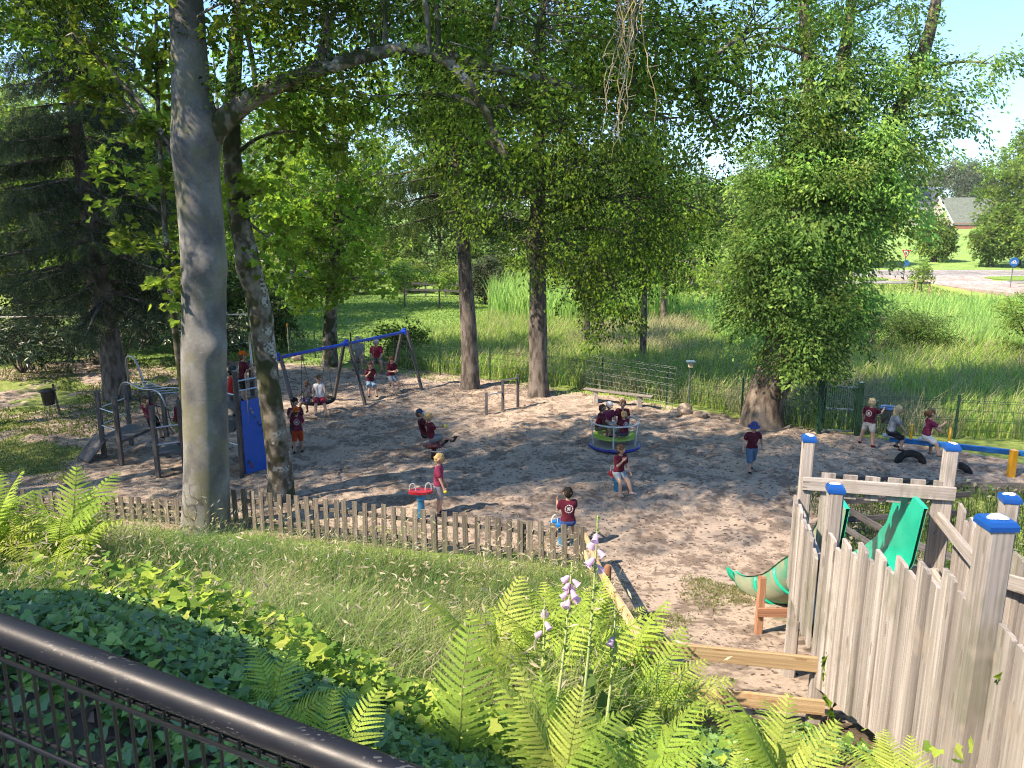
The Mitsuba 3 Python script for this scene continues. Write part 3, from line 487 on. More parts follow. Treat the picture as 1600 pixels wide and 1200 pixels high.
# ------------------------------------------------------------------ trees that shade the playground from outside the picture, and the wood on the left
for k_, (x, y, h, r) in enumerate([(-15.5, 15.0, 17, 5.2), (-21, 20.5, 18, 5.5), (-25, 11, 17, 5.0)]):
    tree('hill_tree', ['broad leafy tree on the left of the slope, nearest the building, outside the picture', 'broad leafy tree behind the climbing frame corner, outside the picture on the left', 'broad leafy tree farthest left on the slope, outside the picture'][k_], at(x, y), h, r, G_BEECH, OVAL, .15, 60 + k_, n=17, ns=32, per=46, trunk_r=.3, c0=.42, spread=.8, mat='m_bark_beech')
wood = [(-21, 38, 14, 4.2), (-27, 42, 16, 5), (-17.5, 43, 15, 4.2), (-33, 37, 15, 5), (-23, 50, 18, 5.5), (-14.5, 52, 13, 4), (-38, 48, 18, 6), (-31, 60, 18, 6), (-18.3, 33.5, 12, 3.4), (-22.8, 35.5, 13, 3.6), (-27, 34.5, 12, 3.6)]
wl = ['leafy tree nearest behind the rhododendrons on the far left', 'sunlit leafy tree deep in the wood on the left', 'leafy tree at the edge of the lawn, right side of the left wood', 'leafy tree at the left margin of the wood', 'tall tree in the second row of the left wood', 'light green tree beside the lawn, seen between the two nearest trunks', 'tall tree far back at the left edge of the wood', 'tallest tree deep behind the left wood', 'dark leafy tree right behind the spruce trunk', 'dark leafy tree left of the spruce, above the rhododendrons', 'dark leafy tree at the left picture edge above the rhododendrons']
for k_, (x, y, h, r) in enumerate(wood):
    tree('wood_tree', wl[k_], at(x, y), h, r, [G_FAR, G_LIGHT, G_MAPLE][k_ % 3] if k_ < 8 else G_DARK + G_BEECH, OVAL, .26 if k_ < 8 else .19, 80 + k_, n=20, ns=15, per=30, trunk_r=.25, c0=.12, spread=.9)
def shrub(name, label, base, r, h, pal, leaf, size, seed, ns=70, per=30, spread=.4, mat='m_leaf', group=None, n=6):
    rng = np.random.default_rng(seed); t = thing(name, label, 'shrub', group); b = np.asarray(base, float); bb = B()
    for a in range(5):
        e = b + [rng.normal(0, r * .3), rng.normal(0, r * .3), h * .7]; v, f = tube_vf(np.array([b - [0, 0, .1], (b + e) / 2 + rng.normal(0, .1, 3), e]), [.05, .035, .015], 5); bb.add(v, f)
    put(part(t, 'stems', kind='stuff'), bb, 'm_bark_pine', smooth=True)
    cl = rnd_clumps((b[0], b[1], b[2] + h * .5), (r * .8, r * .8, h * .42), n, ns // n, rng, (.4, .6), -1)
    crown(t, 'm_bark_pine', np.array([b, b + [0, 0, h * .4]]), cl, leaf, pal, size, rng, per=per, spread=spread, droop=.3, branch_r=.02, mat=mat)
    return t
sh = [(-20.5, 31.5, 2.4, 2.4), (-16.9, 32.5, 2.3, 2.3), (-24.2, 33, 2.6, 2.8), (-13.4, 33.5, 2.0, 2.0), (-28.5, 33, 2.8, 2.6), (-18.8, 35, 2.6, 3.6)]
sl = ['glossy dark rhododendron bush second from the left edge, behind the sandy path', 'dark rhododendron bush behind the spruce trunk', 'dark rhododendron bush with a few violet flowers at the left edge', 'dark low bush right of the spruce, behind the climbing frame', 'dark bush outside the left edge of the shrub row', 'taller dark bush in the back row of the shrubs']
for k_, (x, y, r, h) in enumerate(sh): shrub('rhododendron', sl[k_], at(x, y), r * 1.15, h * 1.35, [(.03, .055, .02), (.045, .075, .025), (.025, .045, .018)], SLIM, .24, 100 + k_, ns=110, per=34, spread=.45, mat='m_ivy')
for k_, (x, y, r, h) in enumerate([(-14.5, 37.5, 2.6, 4.6), (-19, 39, 3, 5.2), (-24.5, 39.5, 3.2, 5.4), (-30, 40, 3.2, 5.4), (-16.5, 46, 3, 5)]):
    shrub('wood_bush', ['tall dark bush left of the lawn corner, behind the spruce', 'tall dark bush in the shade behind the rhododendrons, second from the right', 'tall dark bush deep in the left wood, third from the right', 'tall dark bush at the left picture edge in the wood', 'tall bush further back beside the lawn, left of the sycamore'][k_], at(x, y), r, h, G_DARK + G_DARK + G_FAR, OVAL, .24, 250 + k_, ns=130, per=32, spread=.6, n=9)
shrub('dark_bush', 'dark round bush at the left corner of the lawn, behind the mossy trunk', at(-11.6, 36.5), 1.6, 3.4, G_DARK, OVAL, .17, 110, ns=90, per=36)
shrub('lawn_bush', 'spreading dark green bush right of the sycamore trunk, behind the swing', at(-5.1, 35.5), 1.7, 1.7, G_MAPLE + G_DARK, OVAL, .16, 111, ns=80, per=30)
hd = [('hedge', 'clipped pale green hedge at the back of the lawn', -13, 64, 3.2, 2.7), ('hedge', 'second pale green hedge clump behind the fruit trees', -8.6, 65, 3.0, 2.6), ('hedge', 'third hedge clump of the lawn edge, beside the rail fence', -4.2, 64.5, 2.6, 2.8), ('hedge', 'greyish upright bush touching the pine trunk, at the rail fence', -2.0, 58, 1.5, 3.6), ('hedge', 'dark tall hedge behind the rail fence', -7, 72, 5, 4.2), ('hedge', 'dark hedge clump left of the rail fence, under the light maple', -16, 70, 5, 4.0), ('hedge', 'bushy hedge at the back, left of the sycamore', -22, 62, 4, 3.0)]
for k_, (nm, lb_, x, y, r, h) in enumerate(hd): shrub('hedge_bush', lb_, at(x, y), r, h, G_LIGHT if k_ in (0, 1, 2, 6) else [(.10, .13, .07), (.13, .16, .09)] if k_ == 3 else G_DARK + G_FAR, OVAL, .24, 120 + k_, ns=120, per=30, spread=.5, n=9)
tree('fruit_tree', 'small fruit tree on the lawn with a thin bare stem', at(-7.7, 55), 3.4, 1.2, G_LIGHT, OVAL, .15, 131, n=8, ns=10, per=26, trunk_r=.05, c0=.38, spread=.35)
tree('fruit_tree', 'small fruit tree with a pale stem, right of the first one near the rail fence', at(-5.1, 54), 3.2, 1.1, G_LIGHT, OVAL, .15, 132, n=8, ns=10, per=26, trunk_r=.07, c0=.42, spread=.35)
bg = [(-34, 78, 15, 6), (-24.5, 84, 16, 6), (-15.5, 80, 14, 5.5), (-8, 86, 15, 6), (-1, 80, 13, 5.5), (6, 88, 14, 6), (13, 92, 13, 5.5), (20, 96, 12, 5), (26, 98, 13, 5), (-45, 70, 19, 8), (30.5, 94, 13, 5), (35.5, 99, 15, 5.5), (41, 97, 14, 4.6), (44.5, 101, 11, 3.6), (-27, 74, 24, 6.5), (-16, 77, 25, 6.5), (-5, 76, 25, 6.5), (4.5, 74, 23, 6), (12, 80, 17, 5.5)]
bl_ = ['tall tree behind the grey roofed house', 'light green tree left of centre in the far row', 'bright yellow green maple in the far row, above the dark hedge', 'full tree of the far row, left of the pine trunk', 'far tree between the pine trunk and the reddish trunk', 'far tree right of the reddish trunk', 'far tree above the pale field gap', 'far tree left of the robinia foliage', 'far tree hidden partly by the robinia foliage', 'tall far tree at the left', 'tree across the road, right behind the robinia', 'tree across the road, second left of the yield sign', 'tree across the road whose twigs overlap the barn', 'dark low tree across the road behind the yield sign', 'very tall tree rising behind the left wood, above the house', 'very tall tree left of the lawn axis, behind the maple', 'very tall tree behind the lawn, between mossy trunk and pine trunk', 'very tall tree straight behind the reddish trunk', 'tall tree right of the reddish trunk, behind the bench']
for k_, (x, y, h, r) in enumerate(bg):
    tree('far_tree', bl_[k_], at(x, y), h, r, [G_FAR, G_LIGHT, G_FAR, G_LIGHT][k_ % 4] if k_ not in (2,) else [(.13, .18, .03), (.11, .16, .03)], OVAL, .42, 140 + k_, n=20, ns=14, per=26, trunk_r=.3, c0=.06, spread=1.2)
for k_, (x, y, h, r, lb_) in enumerate([(64.5, 99, 19, 5.2, 'large tree at the right edge across the road, beside the meadow'), (69, 103, 22, 6, 'tallest tree at the right edge behind its neighbour'), (59.8, 97, 7, 2.5, 'low bushy tree below the large tree at the right edge'), (63, 94, 8, 3, 'small leafy tree at the verge under the large right tree'), (57.6, 106, 6.5, 1.7, 'round leafy tree in front of the barn gable')]):
    tree('roadside_tree', lb_, at(x, y), h, r, G_FAR + G_LIGHT, OVAL, .40, 170 + k_, n=22, ns=15, per=28, trunk_r=.35, c0=.10 if k_ else .22, spread=1.1)
for k_, (x, y, h, r) in enumerate([(172, 300, 26, 13), (158, 310, 20, 12), (190, 320, 20, 13), (140, 300, 17, 10), (60, 260, 17, 14), (85, 270, 15, 14), (110, 280, 17, 13)]):
    tree('distant_tree', ['rounded hazy tree rising behind the barn', 'hazy tree left of the rounded distant one', 'hazy tree right of the rounded distant one', 'low hazy tree left of the barn roof', 'distant tree at the end of the field, farthest left', 'distant tree second from the left at the field end', 'distant tree third from the left at the field end'][k_], at(x, y), h, r, [(.15, .21, .11), (.18, .24, .12)], OVAL, 1.1, 180 + k_, n=16, ns=12, per=26, trunk_r=.6, c0=.1, spread=2.6)
tree('young_tree', 'young staked tree in front of the crossing, tied between two posts', at(33.2, 62.5), 3.4, .75, G_LIGHT, OVAL, .17, 190, n=7, ns=9, per=22, trunk_r=.05, c0=.30, spread=.32)
st = thing('tree_stakes', 'pair of wooden stakes with a cross strap around the young tree', 'stakes')
for dx in (-.55, .55): put(part(st, 'stake'), beam(at(33.2 + dx, 62.3, -.2), at(33.2 + dx, 62.3, 1.5), .10, .10), 'm_wood_pine')
put(part(st, 'strap'), tube(np.array([at(32.65, 62.2, 1.42), at(33.2, 62.25, 1.40), at(33.75, 62.2, 1.42)]), .05, 6), 'm_rough', col=(.03, .03, .03))
for k_, (x, y, r, h) in enumerate([(-27, 71, 4.5, 5.5), (-19, 73, 4.5, 6.0), (-11.5, 74, 4.5, 5.6), (-3.5, 73, 4.5, 6.2), (3.5, 70, 4.2, 5.2), (10, 69, 4.2, 4.6), (16, 70, 3.6, 3.8), (-34, 66, 5, 6)]):
    shrub('thicket_bush', ['large pale thicket behind the house side of the lawn', 'large thicket behind the sycamore', 'large thicket at the back of the lawn, above the rail fence', 'large thicket right of the rail fence, beside the pine trunk', 'large thicket behind the tall reeds at the centre', 'thicket behind the bench, at the end of the meadow', 'low thicket left of the robinia at the path', 'large thicket at the far left behind the wood'][k_], at(x, y), r, h, [G_LIGHT, G_FAR, G_LIGHT, G_FAR][k_ % 4], OVAL, .34, 220 + k_, ns=150, per=32, spread=.8, n=10)
# shrubs in the reed meadow on the right
for k_, (x, y, r, h, lb_) in enumerate([(16.3, 34.5, 1.6, 1.9, 'grey green shrub in the reeds right of the robinia'), (19, 36, 1.3, 1.6, 'smaller shrub right beside the grey green one in the reeds'), (22.8, 33, 1.9, 2.3, 'light leafy shrub in the reeds, middle of the right meadow'), (25.6, 35, 2.0, 2.5, 'dense shrub in the reeds near the right edge'), (22.8, 30, 1.5, 1.8, 'sunlit shrub at the right edge, nearest the mesh fence')]):
    shrub('meadow_shrub', lb_, at(x, y), r * 1.3, h * 1.5, G_LIGHT if k_ in (2, 4) else G_FAR, SLIM, .17, 200 + k_, ns=150, per=36, spread=.42)

# ------------------------------------------------------------------ grass, reeds, litter
def blades(b, P, h, w, lean, pal, rng, az=None):
    n = len(P); a = rng.uniform(0, 2 * np.pi, n) if az is None else rng.normal(az, .7, n); h = np.asarray(h) * rng.uniform(.6, 1.2, n)
    d = np.stack([np.cos(a), np.sin(a), 0 * a], 1); s = np.stack([-np.sin(a + .5), np.cos(a + .5), 0 * a], 1) * (np.asarray(w) * rng.uniform(.7, 1.3, n))[:, None] / 2
    l = (h * lean * rng.uniform(.3, 1.4, n))[:, None]; up = np.array([0, 0, 1.0])
    m = P + up * h[:, None] * .55 + d * l * .3; t = P + up * (h * (1 - .25 * lean))[:, None] + d * l
    v = np.stack([P - s, P + s, m - s * .8, m + s * .8, t], 1).reshape(-1, 3)
    f = (np.array([[0, 1, 3], [0, 3, 2], [2, 3, 4]])[None] + (np.arange(n) * 5)[:, None, None]).reshape(-1, 3)
    c = np.asarray(pal, float)[rng.integers(0, len(pal), n)] * rng.uniform(.8, 1.2, (n, 1)); b.add(v, f, None, np.repeat(c, 5, 0)); return t
def scatter(n, x0, x1, y0, y1, rng, keep=None):
    x, y = rng.uniform(x0, x1, n), rng.uniform(y0, y1, n)
    if keep is not None: k = keep(x, y); x, y = x[k], y[k]
    return np.stack([x, y, ground(x, y)], 1)
def stuff(name, label, cat, b, mat='m_blade', parent=None, smooth=False):
    k = part(parent, name, label, 'stuff') if parent else thing(name, label, cat, kind='stuff'); put(k, b, mat, smooth=smooth); return k
def fence_y(x): return np.interp(x, [-40, -10.4, -5, -3, -.9, 3.3, 5.4, 7.5, 9.2, 10.3, 13, 20, 40], [43, 35.5, 32.5, 31.03, 30.5, 27.7, 25.9, 24.45, 22.35, 22.05, 21.6, 20.5, 17])
rng = np.random.default_rng(5)
G_MEAD = [(0.273, 0.446, 0.082), (0.343, 0.521, 0.109), (0.24, 0.392, 0.082), (0.411, 0.538, 0.138), (0.514, 0.558, 0.207)]
G_REED = [(0.333, 0.532, 0.144), (0.394, 0.601, 0.167), (0.284, 0.48, 0.132), (0.457, 0.618, 0.191)]
b = B(); P = scatter(85000, -9, 27, 21, 48, rng, lambda x, y: (y > fence_y(x) + .25) & (x > -5.5 + (y - 34) * .28) & (rng.uniform(0, 1, len(x)) < 1.1 - .012 * (y - 20)))
dry = meshkit.fbm(P * [.16, .16, 0] + 3, 3, 4); blades(b, P[dry < .58], .95, .035, .45, G_MEAD, rng); blades(b, P[dry >= .58], .85, .03, .5, [(.40, .42, .22), (.33, .39, .18), (.48, .45, .28)], rng)
tp = P[::7]; blades(b, tp, 1.25, .03, .5, [(.42, .37, .25), (.46, .40, .26), (.32, .32, .16)], rng)
stuff('meadow_grass', 'tall unmown meadow grass with pale seed heads behind the mesh fence', 'grass', b)
b = B(); P = scatter(60000, -6, 48, 30, 63, rng, lambda x, y: ((x > 11) & (y > 30 + 7 * np.exp(-((x - 20) / 6) ** 2) - .2 * (x - 20)) & (y < 60 - .25 * np.abs(x - 22)) | (x < 11) & (x > -1.5) & (y > 47 + .3 * np.abs(x - 3))) & (x < y * .75))
blades(b, P, np.where(P[:, 0] < 11, 2.5, 1.35), .075, .28, G_REED, rng); stuff('reeds', 'dense pale green reeds filling the meadow', 'reeds', b)
b = B(); P = scatter(26000, -18, 0, 34, 62, rng, lambda x, y: x < -2.5 + (y - 45) * .16); blades(b, P, .10, .05, .5, [(.21, .34, .05), (.25, .39, .07), (.18, .30, .045)], rng)
P = scatter(9000, 26, 50, 58, 73, rng, lambda x, y: (x < 38.5) & (x < y * .72)); blades(b, P, .22, .07, .5, [(.22, .32, .07), (.26, .36, .10)], rng)
P = scatter(30000, -24, -8, 22, 34, rng, lambda x, y: (meshkit.fbm(np.stack([x * .3, y * .45, 0 * x], 1) + 2, 3, 9) > .46) & ((x < -12.5) | (y > 29.5))); blades(b, P, .09, .03, .6, [(.13, .19, .04), (.16, .21, .05), (.10, .15, .03)], rng)
P = scatter(60000, -20, -8, 16.5, 24, rng, lambda x, y: rng.uniform(0, 1, len(x)) < .9 - ground_masks(x, y)[0] * 1.1); blades(b, P, .08, .022, .7, [(.16, .22, .06), (.20, .25, .07), (.26, .25, .12)], rng)
P = scatter(9000, -9, 12, 25, 31.5, rng, lambda x, y: np.abs(y - fence_y(x) + .55 + .5 * np.sin(x * 1.3)) < .45); blades(b, P, .2, .02, .6, G_MEAD, rng)
P = scatter(30000, 1.3, 5.6, 7.0, 13.8, rng, lambda x, y: rng.uniform(0, 1, len(x)) < sst(.44, .70, meshkit.fbm(np.stack([x * .9, y * .8, 0 * x], 1) + 5, 3, 12) - .08 * np.abs(y - 12))); blades(b, P, .06, .012, .8, [(.20, .24, .06), (.15, .21, .05), (.30, .26, .14)], rng)
P = scatter(9000, -9, 1, 14, 17.5, rng, lambda x, y: (meshkit.fbm(np.stack([x * .9, y * .9, 0 * x], 1), 3, 2) > .55) & (y - np.clip((1 - x) / 12, 0, 1.6) * 2.4 < 14.4)); blades(b, P, .08, .014, .7, G_MEAD, rng)
stuff('lawn_grass', 'short mown grass of the lawn and thin tufts round the sand', 'grass', b)
b = B(); P = scatter(42000, -14, 13, 14.2, 31, rng, lambda x, y: (y < fence_y(x) + .4) & (rng.uniform(0, 1, len(x)) < .06 + .9 * sst(17, 27, y) * sst(.40, .62, meshkit.fbm(np.stack([x * .35, y * .35, 0 * x], 1), 3, 21))))
P = np.vstack([P, scatter(450, 1.5, 5, 6.8, 14, rng)])
n = len(P); leaves(P + [0, 0, .012], np.c_[rng.normal(size=(n, 2)), rng.normal(0, .25, n)], np.c_[rng.normal(0, .35, (n, 2)), np.ones(n)], .055, OVAL, rng, [(.17, .115, .075), (.24, .17, .11), (.12, .085, .06), (.30, .22, .15)], b)
stuff('leaf_litter', 'dry brown leaf litter trodden into the sand', 'leaf litter', b, 'm_rough')
# ------------------------------------------------------------------ houses, barn, road signs
hs = thing('house', 'low house with a wide grey roof behind the left trees, beyond the lawn', 'house')
def gable(key, x0, x1, y0, y1, z0, ze, zr, wall, roof, mats=('m_rough', 'm_rough')):
    put(part(key, 'wall'), trimesh.Trimesh([[x0, y0, z0], [x1, y0, z0], [x1, y1, z0], [x0, y1, z0], [x0, y0, ze], [x1, y0, ze], [x1, y1, ze], [x0, y1, ze], [x0, (y0 + y1) / 2, zr - .1], [x1, (y0 + y1) / 2, zr - .1]],
        [[0, 1, 5], [0, 5, 4], [2, 3, 7], [2, 7, 6], [1, 2, 6], [1, 6, 5], [5, 6, 9], [3, 0, 4], [3, 4, 7], [7, 4, 8]]), mats[0], col=wall)
    ym = (y0 + y1) / 2; o = .4; b = B()
    for (ya, za, yb, zb) in ((y0 - o, ze - o * (zr - ze) / (ym - y0), ym, zr), (y1 + o, ze - o * (zr - ze) / (ym - y0), ym, zr)):
        b.tm(trimesh.Trimesh([[x0 - o, ya, za], [x1 + o, ya, za], [x1 + o, yb, zb], [x0 - o, yb, zb], [x0 - o, ya, za - .15], [x1 + o, ya, za - .15], [x1 + o, yb, zb - .15], [x0 - o, yb, zb - .15]], [[0, 1, 2], [0, 2, 3], [4, 6, 5], [4, 7, 6], [0, 5, 1], [0, 4, 5], [0, 3, 7], [0, 7, 4], [1, 6, 2], [1, 5, 6]]), roof)
    put(part(key, 'roof'), b, mats[1])
gable(hs, -37, -22, 93, 101, 0, 3.4, 6.6, (.62, .60, .56), (.16, .16, .17))
for k_ in range(4):
    w_ = part(hs, 'window'); put(w_, box((-35 + k_ * 3.6, 92.97, 1.9), (1.7, .1, 1.4)), 'm_gloss', col=(.7, .7, .7)); put(part(w_, 'pane'), box((-35 + k_ * 3.6, 92.94, 1.9), (1.5, .08, 1.2)), 'm_gloss', col=(.03, .035, .04))
bw = thing('white_house', 'white house wall glimpsed right of the pine trunk, behind the hedge', 'house'); gable(bw, -6, 3, 110, 118, .4, 4.2, 7, (.75, .77, .8), (.22, .2, .2))
for k_ in range(2): put(part(bw, 'window'), box((-3.5 + 4 * k_, 109.96, 2.6), (1.4, .1, 1.4)), 'm_gloss', col=(.05, .06, .08))
rf = thing('rail_fence', 'dark wooden rail fence at the back of the lawn', 'fence')
for k_ in range(6): put(part(rf, 'post'), beam(at(-8.5 + 1.6 * k_, 61.5, -.2), at(-8.5 + 1.6 * k_, 61.5, 1.3), .14, .14), 'm_wood_dark')
for z in (.6, 1.1): put(part(rf, 'rail'), beam(at(-8.6, 61.38, z), at(-.4, 61.38, z), .06, .16), 'm_wood_dark')
bn = thing('barn', 'long barn with a grey green metal roof and low red brick wall across the meadow', 'barn')
zb = float(ground(120, 200)); gable(bn, 116, 150, 206, 222, zb - .4, zb + 1.5, zb + 8.2, (.50, .45, .38), (.12, .14, .115), ('m_rough', 'm_roofmetal')); put(part(bn, 'brick_wall', 'low red brick wall'), box((133, 205.9, zb + .55), (34, .2, 1.9)), 'm_rough', col=(.42, .17, .12))
put(part(bn, 'verge_board', 'white board along the roof edge'), beam((115.5, 205.4, zb + 1.4), (115.5, 214, zb + 8.4), .25, .4), 'm_gloss', col=(.75, .75, .75))
b2 = thing('farmhouse', 'farmhouse with dark solar panels on its roof, behind the barn', 'house'); gable(b2, 118, 134, 245, 257, zb - .4, zb + 7, zb + 12, (.55, .5, .45), (.10, .11, .15))
put(part(b2, 'solar_panel'), trimesh.Trimesh([[119, 245.6, zb + 7.75], [131, 245.6, zb + 7.75], [131, 250, zb + 11.4], [119, 250, zb + 11.4]], [[0, 1, 2], [0, 2, 3]]), 'm_gloss', col=(.02, .025, .05))
ys_ = thing('yield_sign', 'inverted triangular yield sign, white with a red rim, on a grey pole', 'road sign'); o = at(39.0, 77)
put(part(ys_, 'pole'), tube([o - [0, 0, .3], o + [0, 0, 3.1]], .05, 8), 'm_steel', smooth=40)
def tri(s, y, z): return prism([(-s, s * .577), (0, -s * 1.155), (s, s * .577)], .02, o + [0, y, z], (1, 0, 0), (0, 0, 1))
put(part(ys_, 'plate'), tri(.46, -.07, 2.75), 'm_gloss', col=(.55, .02, .03)); put(part(ys_, 'face'), tri(.32, -.085, 2.75), 'm_gloss', col=(.8, .8, .8))
put(part(ys_, 'round_sign', 'round blue sign below the triangle'), trimesh.creation.cylinder(.28, .02, transform=trimesh.transformations.rotation_matrix(np.pi / 2, [1, 0, 0]) @ np.eye(4)).apply_translation(o + [.12, -.07, 1.75]), 'm_gloss', col=(.03, .16, .45))
bs = thing('cycle_sign', 'round blue cycle path sign with a white bicycle symbol at the right edge', 'road sign'); o = at(44.6, 69)
put(part(bs, 'pole'), tube([o - [0, 0, .3], o + [0, 0, 2.8]], .045, 8), 'm_steel', smooth=40)
R90 = trimesh.transformations.rotation_matrix(np.pi / 2, [1, 0, 0])
put(part(bs, 'plate'), trimesh.creation.cylinder(.42, .03, transform=R90).apply_translation(o + [0, -.07, 2.45]), 'm_gloss', col=(.02, .14, .42))
w = B()
for sx in (-.14, .14):
    a = np.linspace(0, 2 * np.pi, 13)[:-1]; v, f = tube_vf(o + np.stack([sx + .10 * np.cos(a), 0 * a - .095, 2.38 + .10 * np.sin(a)], 1), .018, 5, True); w.add(v, f, None, (.8, .8, .8))
for p_, q_ in (((-.14, 2.38), (.0, 2.38)), ((.0, 2.38), (.10, 2.55)), ((-.14, 2.38), (-.05, 2.55)), ((-.05, 2.55), (.10, 2.55)), ((.14, 2.38), (.09, 2.6)), ((-.09, 2.6), (-.01, 2.6))): v, f = tube_vf(o + np.array([[p_[0], -.095, p_[1]], [q_[0], -.095, q_[1]]]), .018, 5); w.add(v, f, None, (.8, .8, .8))
put(part(bs, 'bicycle_symbol'), w, 'm_gloss')
gp = thing('marker_post', 'dark green post beside the cycle sign at the right edge', 'post'); put(gp, beam(at(45.3, 67.5, -.2), at(45.3, 67.5, 2.3), .12, .12), 'm_rough', col=(.05, .10, .06))

# ------------------------------------------------------------------ green mesh fence, gate
GREEN = (.018, .06, .035)
mf = thing('mesh_fence', 'dark green wire mesh fence round the playground', 'fence')
FP = [(-14.5, 38.5), (-12.4, 37.0), (-10.39, 35.5), (-9.05, 34.8), (-7.2, 33.9), (-5.03, 32.4), (-2.96, 31.03), (-.88, 30.2), (1.2, 29.1), (3.32, 27.68), (5.37, 25.93), (7.54, 24.45), (9.23, 22.35)]
FP2 = [(10.27, 22.07), (12.98, 21.67), (15.6, 21.1), (18.2, 20.4)]
def panel(p, q):
    b = B(); p, q = at(*p), at(*q); L = np.linalg.norm(q - p); n = int(L / .06); z0 = (p[2] + q[2]) / 2
    for k in range(1, n):
        c = p + (q - p) * k / n; v, f = tube_vf([[c[0], c[1], z0 + .03], [c[0], c[1], z0 + 1.22]], .0032, 3); b.add(v, f, None, GREEN)
    for z in (.06, .32, .58, .64, .90, 1.14, 1.20):
        for s in (-.007, .007):
            v, f = tube_vf([[p[0], p[1] + s, z0 + z], [q[0], q[1] + s, z0 + z]], .005, 4); b.add(v, f, None, (.16, .20, .18) if False else GREEN)
    return b
for L_ in (FP, FP2):
    for p_, q_ in zip(L_[:-1], L_[1:]): put(part(mf, 'wire_panel', kind='stuff'), panel(p_, q_), 'm_gloss')
    for p_ in L_[:-1] if L_ is FP else L_[1:]:
        pk = part(mf, 'post'); put(pk, beam(at(*p_, -.1), at(*p_, 1.34), .06, .06, ch=.004), 'm_gloss', col=GREEN)
sp = thing('spare_fence_panel', 'loose galvanised wire panel leaning against the mesh fence behind the bench', 'fence panel'); b = B()
pa, pb = np.array([2.75, 27.75, .15]), np.array([5.55, 25.55, .1])
for z in (.05, .25, .45, .66, .72, .92, 1.12, 1.28, 1.34): v, f = tube_vf([pa + [0, -.1 * z, z], pb + [0, -.1 * z, z]], .0045, 4); b.add(v, f, None, (.34, .37, .35))
for k in range(15): c = pa + (pb - pa) * k / 14; v, f = tube_vf([c, c + [0, -.14, 1.36]], .002, 3); b.add(v, f, None, (.28, .32, .29))
put(sp, b, 'm_gloss')
gt = thing('garden_gate', 'dark green metal gate between two posts in the mesh fence', 'gate'); ga, gb = at(9.23, 22.30), at(10.27, 22.02)
for g_ in (ga, gb): put(part(gt, 'gate_post'), beam(g_ - [0, 0, .1], g_ + [0, 0, 1.62], .13, .13), 'm_gloss', col=GREEN)
dv = unit(gb - ga); g0, g1 = ga + dv * .12, gb - dv * .12
for z in (.12, .78, 1.45): put(part(gt, 'rail'), beam(g0 + [0, 0, z], g1 + [0, 0, z], .04, .05), 'm_gloss', col=(.10, .15, .15))
for g_ in (g0, g1): put(part(gt, 'stile'), beam(g_ + [0, 0, .1], g_ + [0, 0, 1.47], .045, .045), 'm_gloss', col=GREEN)
for k in range(1, 14): c = g0 + (g1 - g0) * k / 14; put(part(gt, 'bar'), tube([c + [0, 0, .13], c + [0, 0, 1.44]], .008, 5), 'm_gloss', col=GREEN)
lp = thing('solar_lamp', 'thin post with a small square solar lamp at the mesh fence', 'lamp'); o = at(5.9, 24.9)
put(part(lp, 'pole'), tube([o - [0, 0, .1], o + [0, 0, 1.6]], .03, 8), 'm_gloss', col=(.10, .14, .11), smooth=40)
put(part(lp, 'lamp_head'), box(o + [0, 0, 1.63], (.12, .12, .16)), 'm_gloss', col=(.75, .65, .45)); put(part(lp, 'cap'), box(o + [0, 0, 1.74], (.26, .26, .045)), 'm_gloss', col=(.12, .18, .26))
for k_, (x, y, r, lb_) in enumerate([(5.75, 24.7, (.26, .2, .22), 'brown boulder at the foot of the solar lamp'), (6.2, 24.45, (.24, .2, .13), 'flat stone right of the brown boulder'), (5.4, 24.6, (.22, .15, .08), 'flat dark stone left of the brown boulder'), (-9.7, 34.2, (.26, .2, .2), 'pale round boulder on the grass behind the nest swing')]):
    v, f = blob(at(x, y, r[2] * .6), r, k_); put(thing('boulder', lb_, 'rock'), (v, f), 'm_rock', smooth=True)
ml = thing('slim_marker', 'slim post with an orange tip on the lawn behind the swing', 'post'); o = at(-10.2, 34.6)
put(part(ml, 'pole'), tube([o - [0, 0, .1], o + [0, 0, 1.5]], .022, 6), 'm_rough', col=(.3, .3, .22)); put(part(ml, 'tip'), tube([o + [0, 0, 1.5], o + [0, 0, 1.62]], .04, 6), 'm_rough', col=(.8, .3, .05))
cw = thing('cable_ride', 'pale cable stretched across the wood on the left', 'cable'); put(cw, tube([(-26, 29.5, 2.55), (-20, 28.3, 2.75), (-8.2, 26.2, 3.15)], .022, 6), 'm_rough', col=(.62, .60, .55), smooth=True)

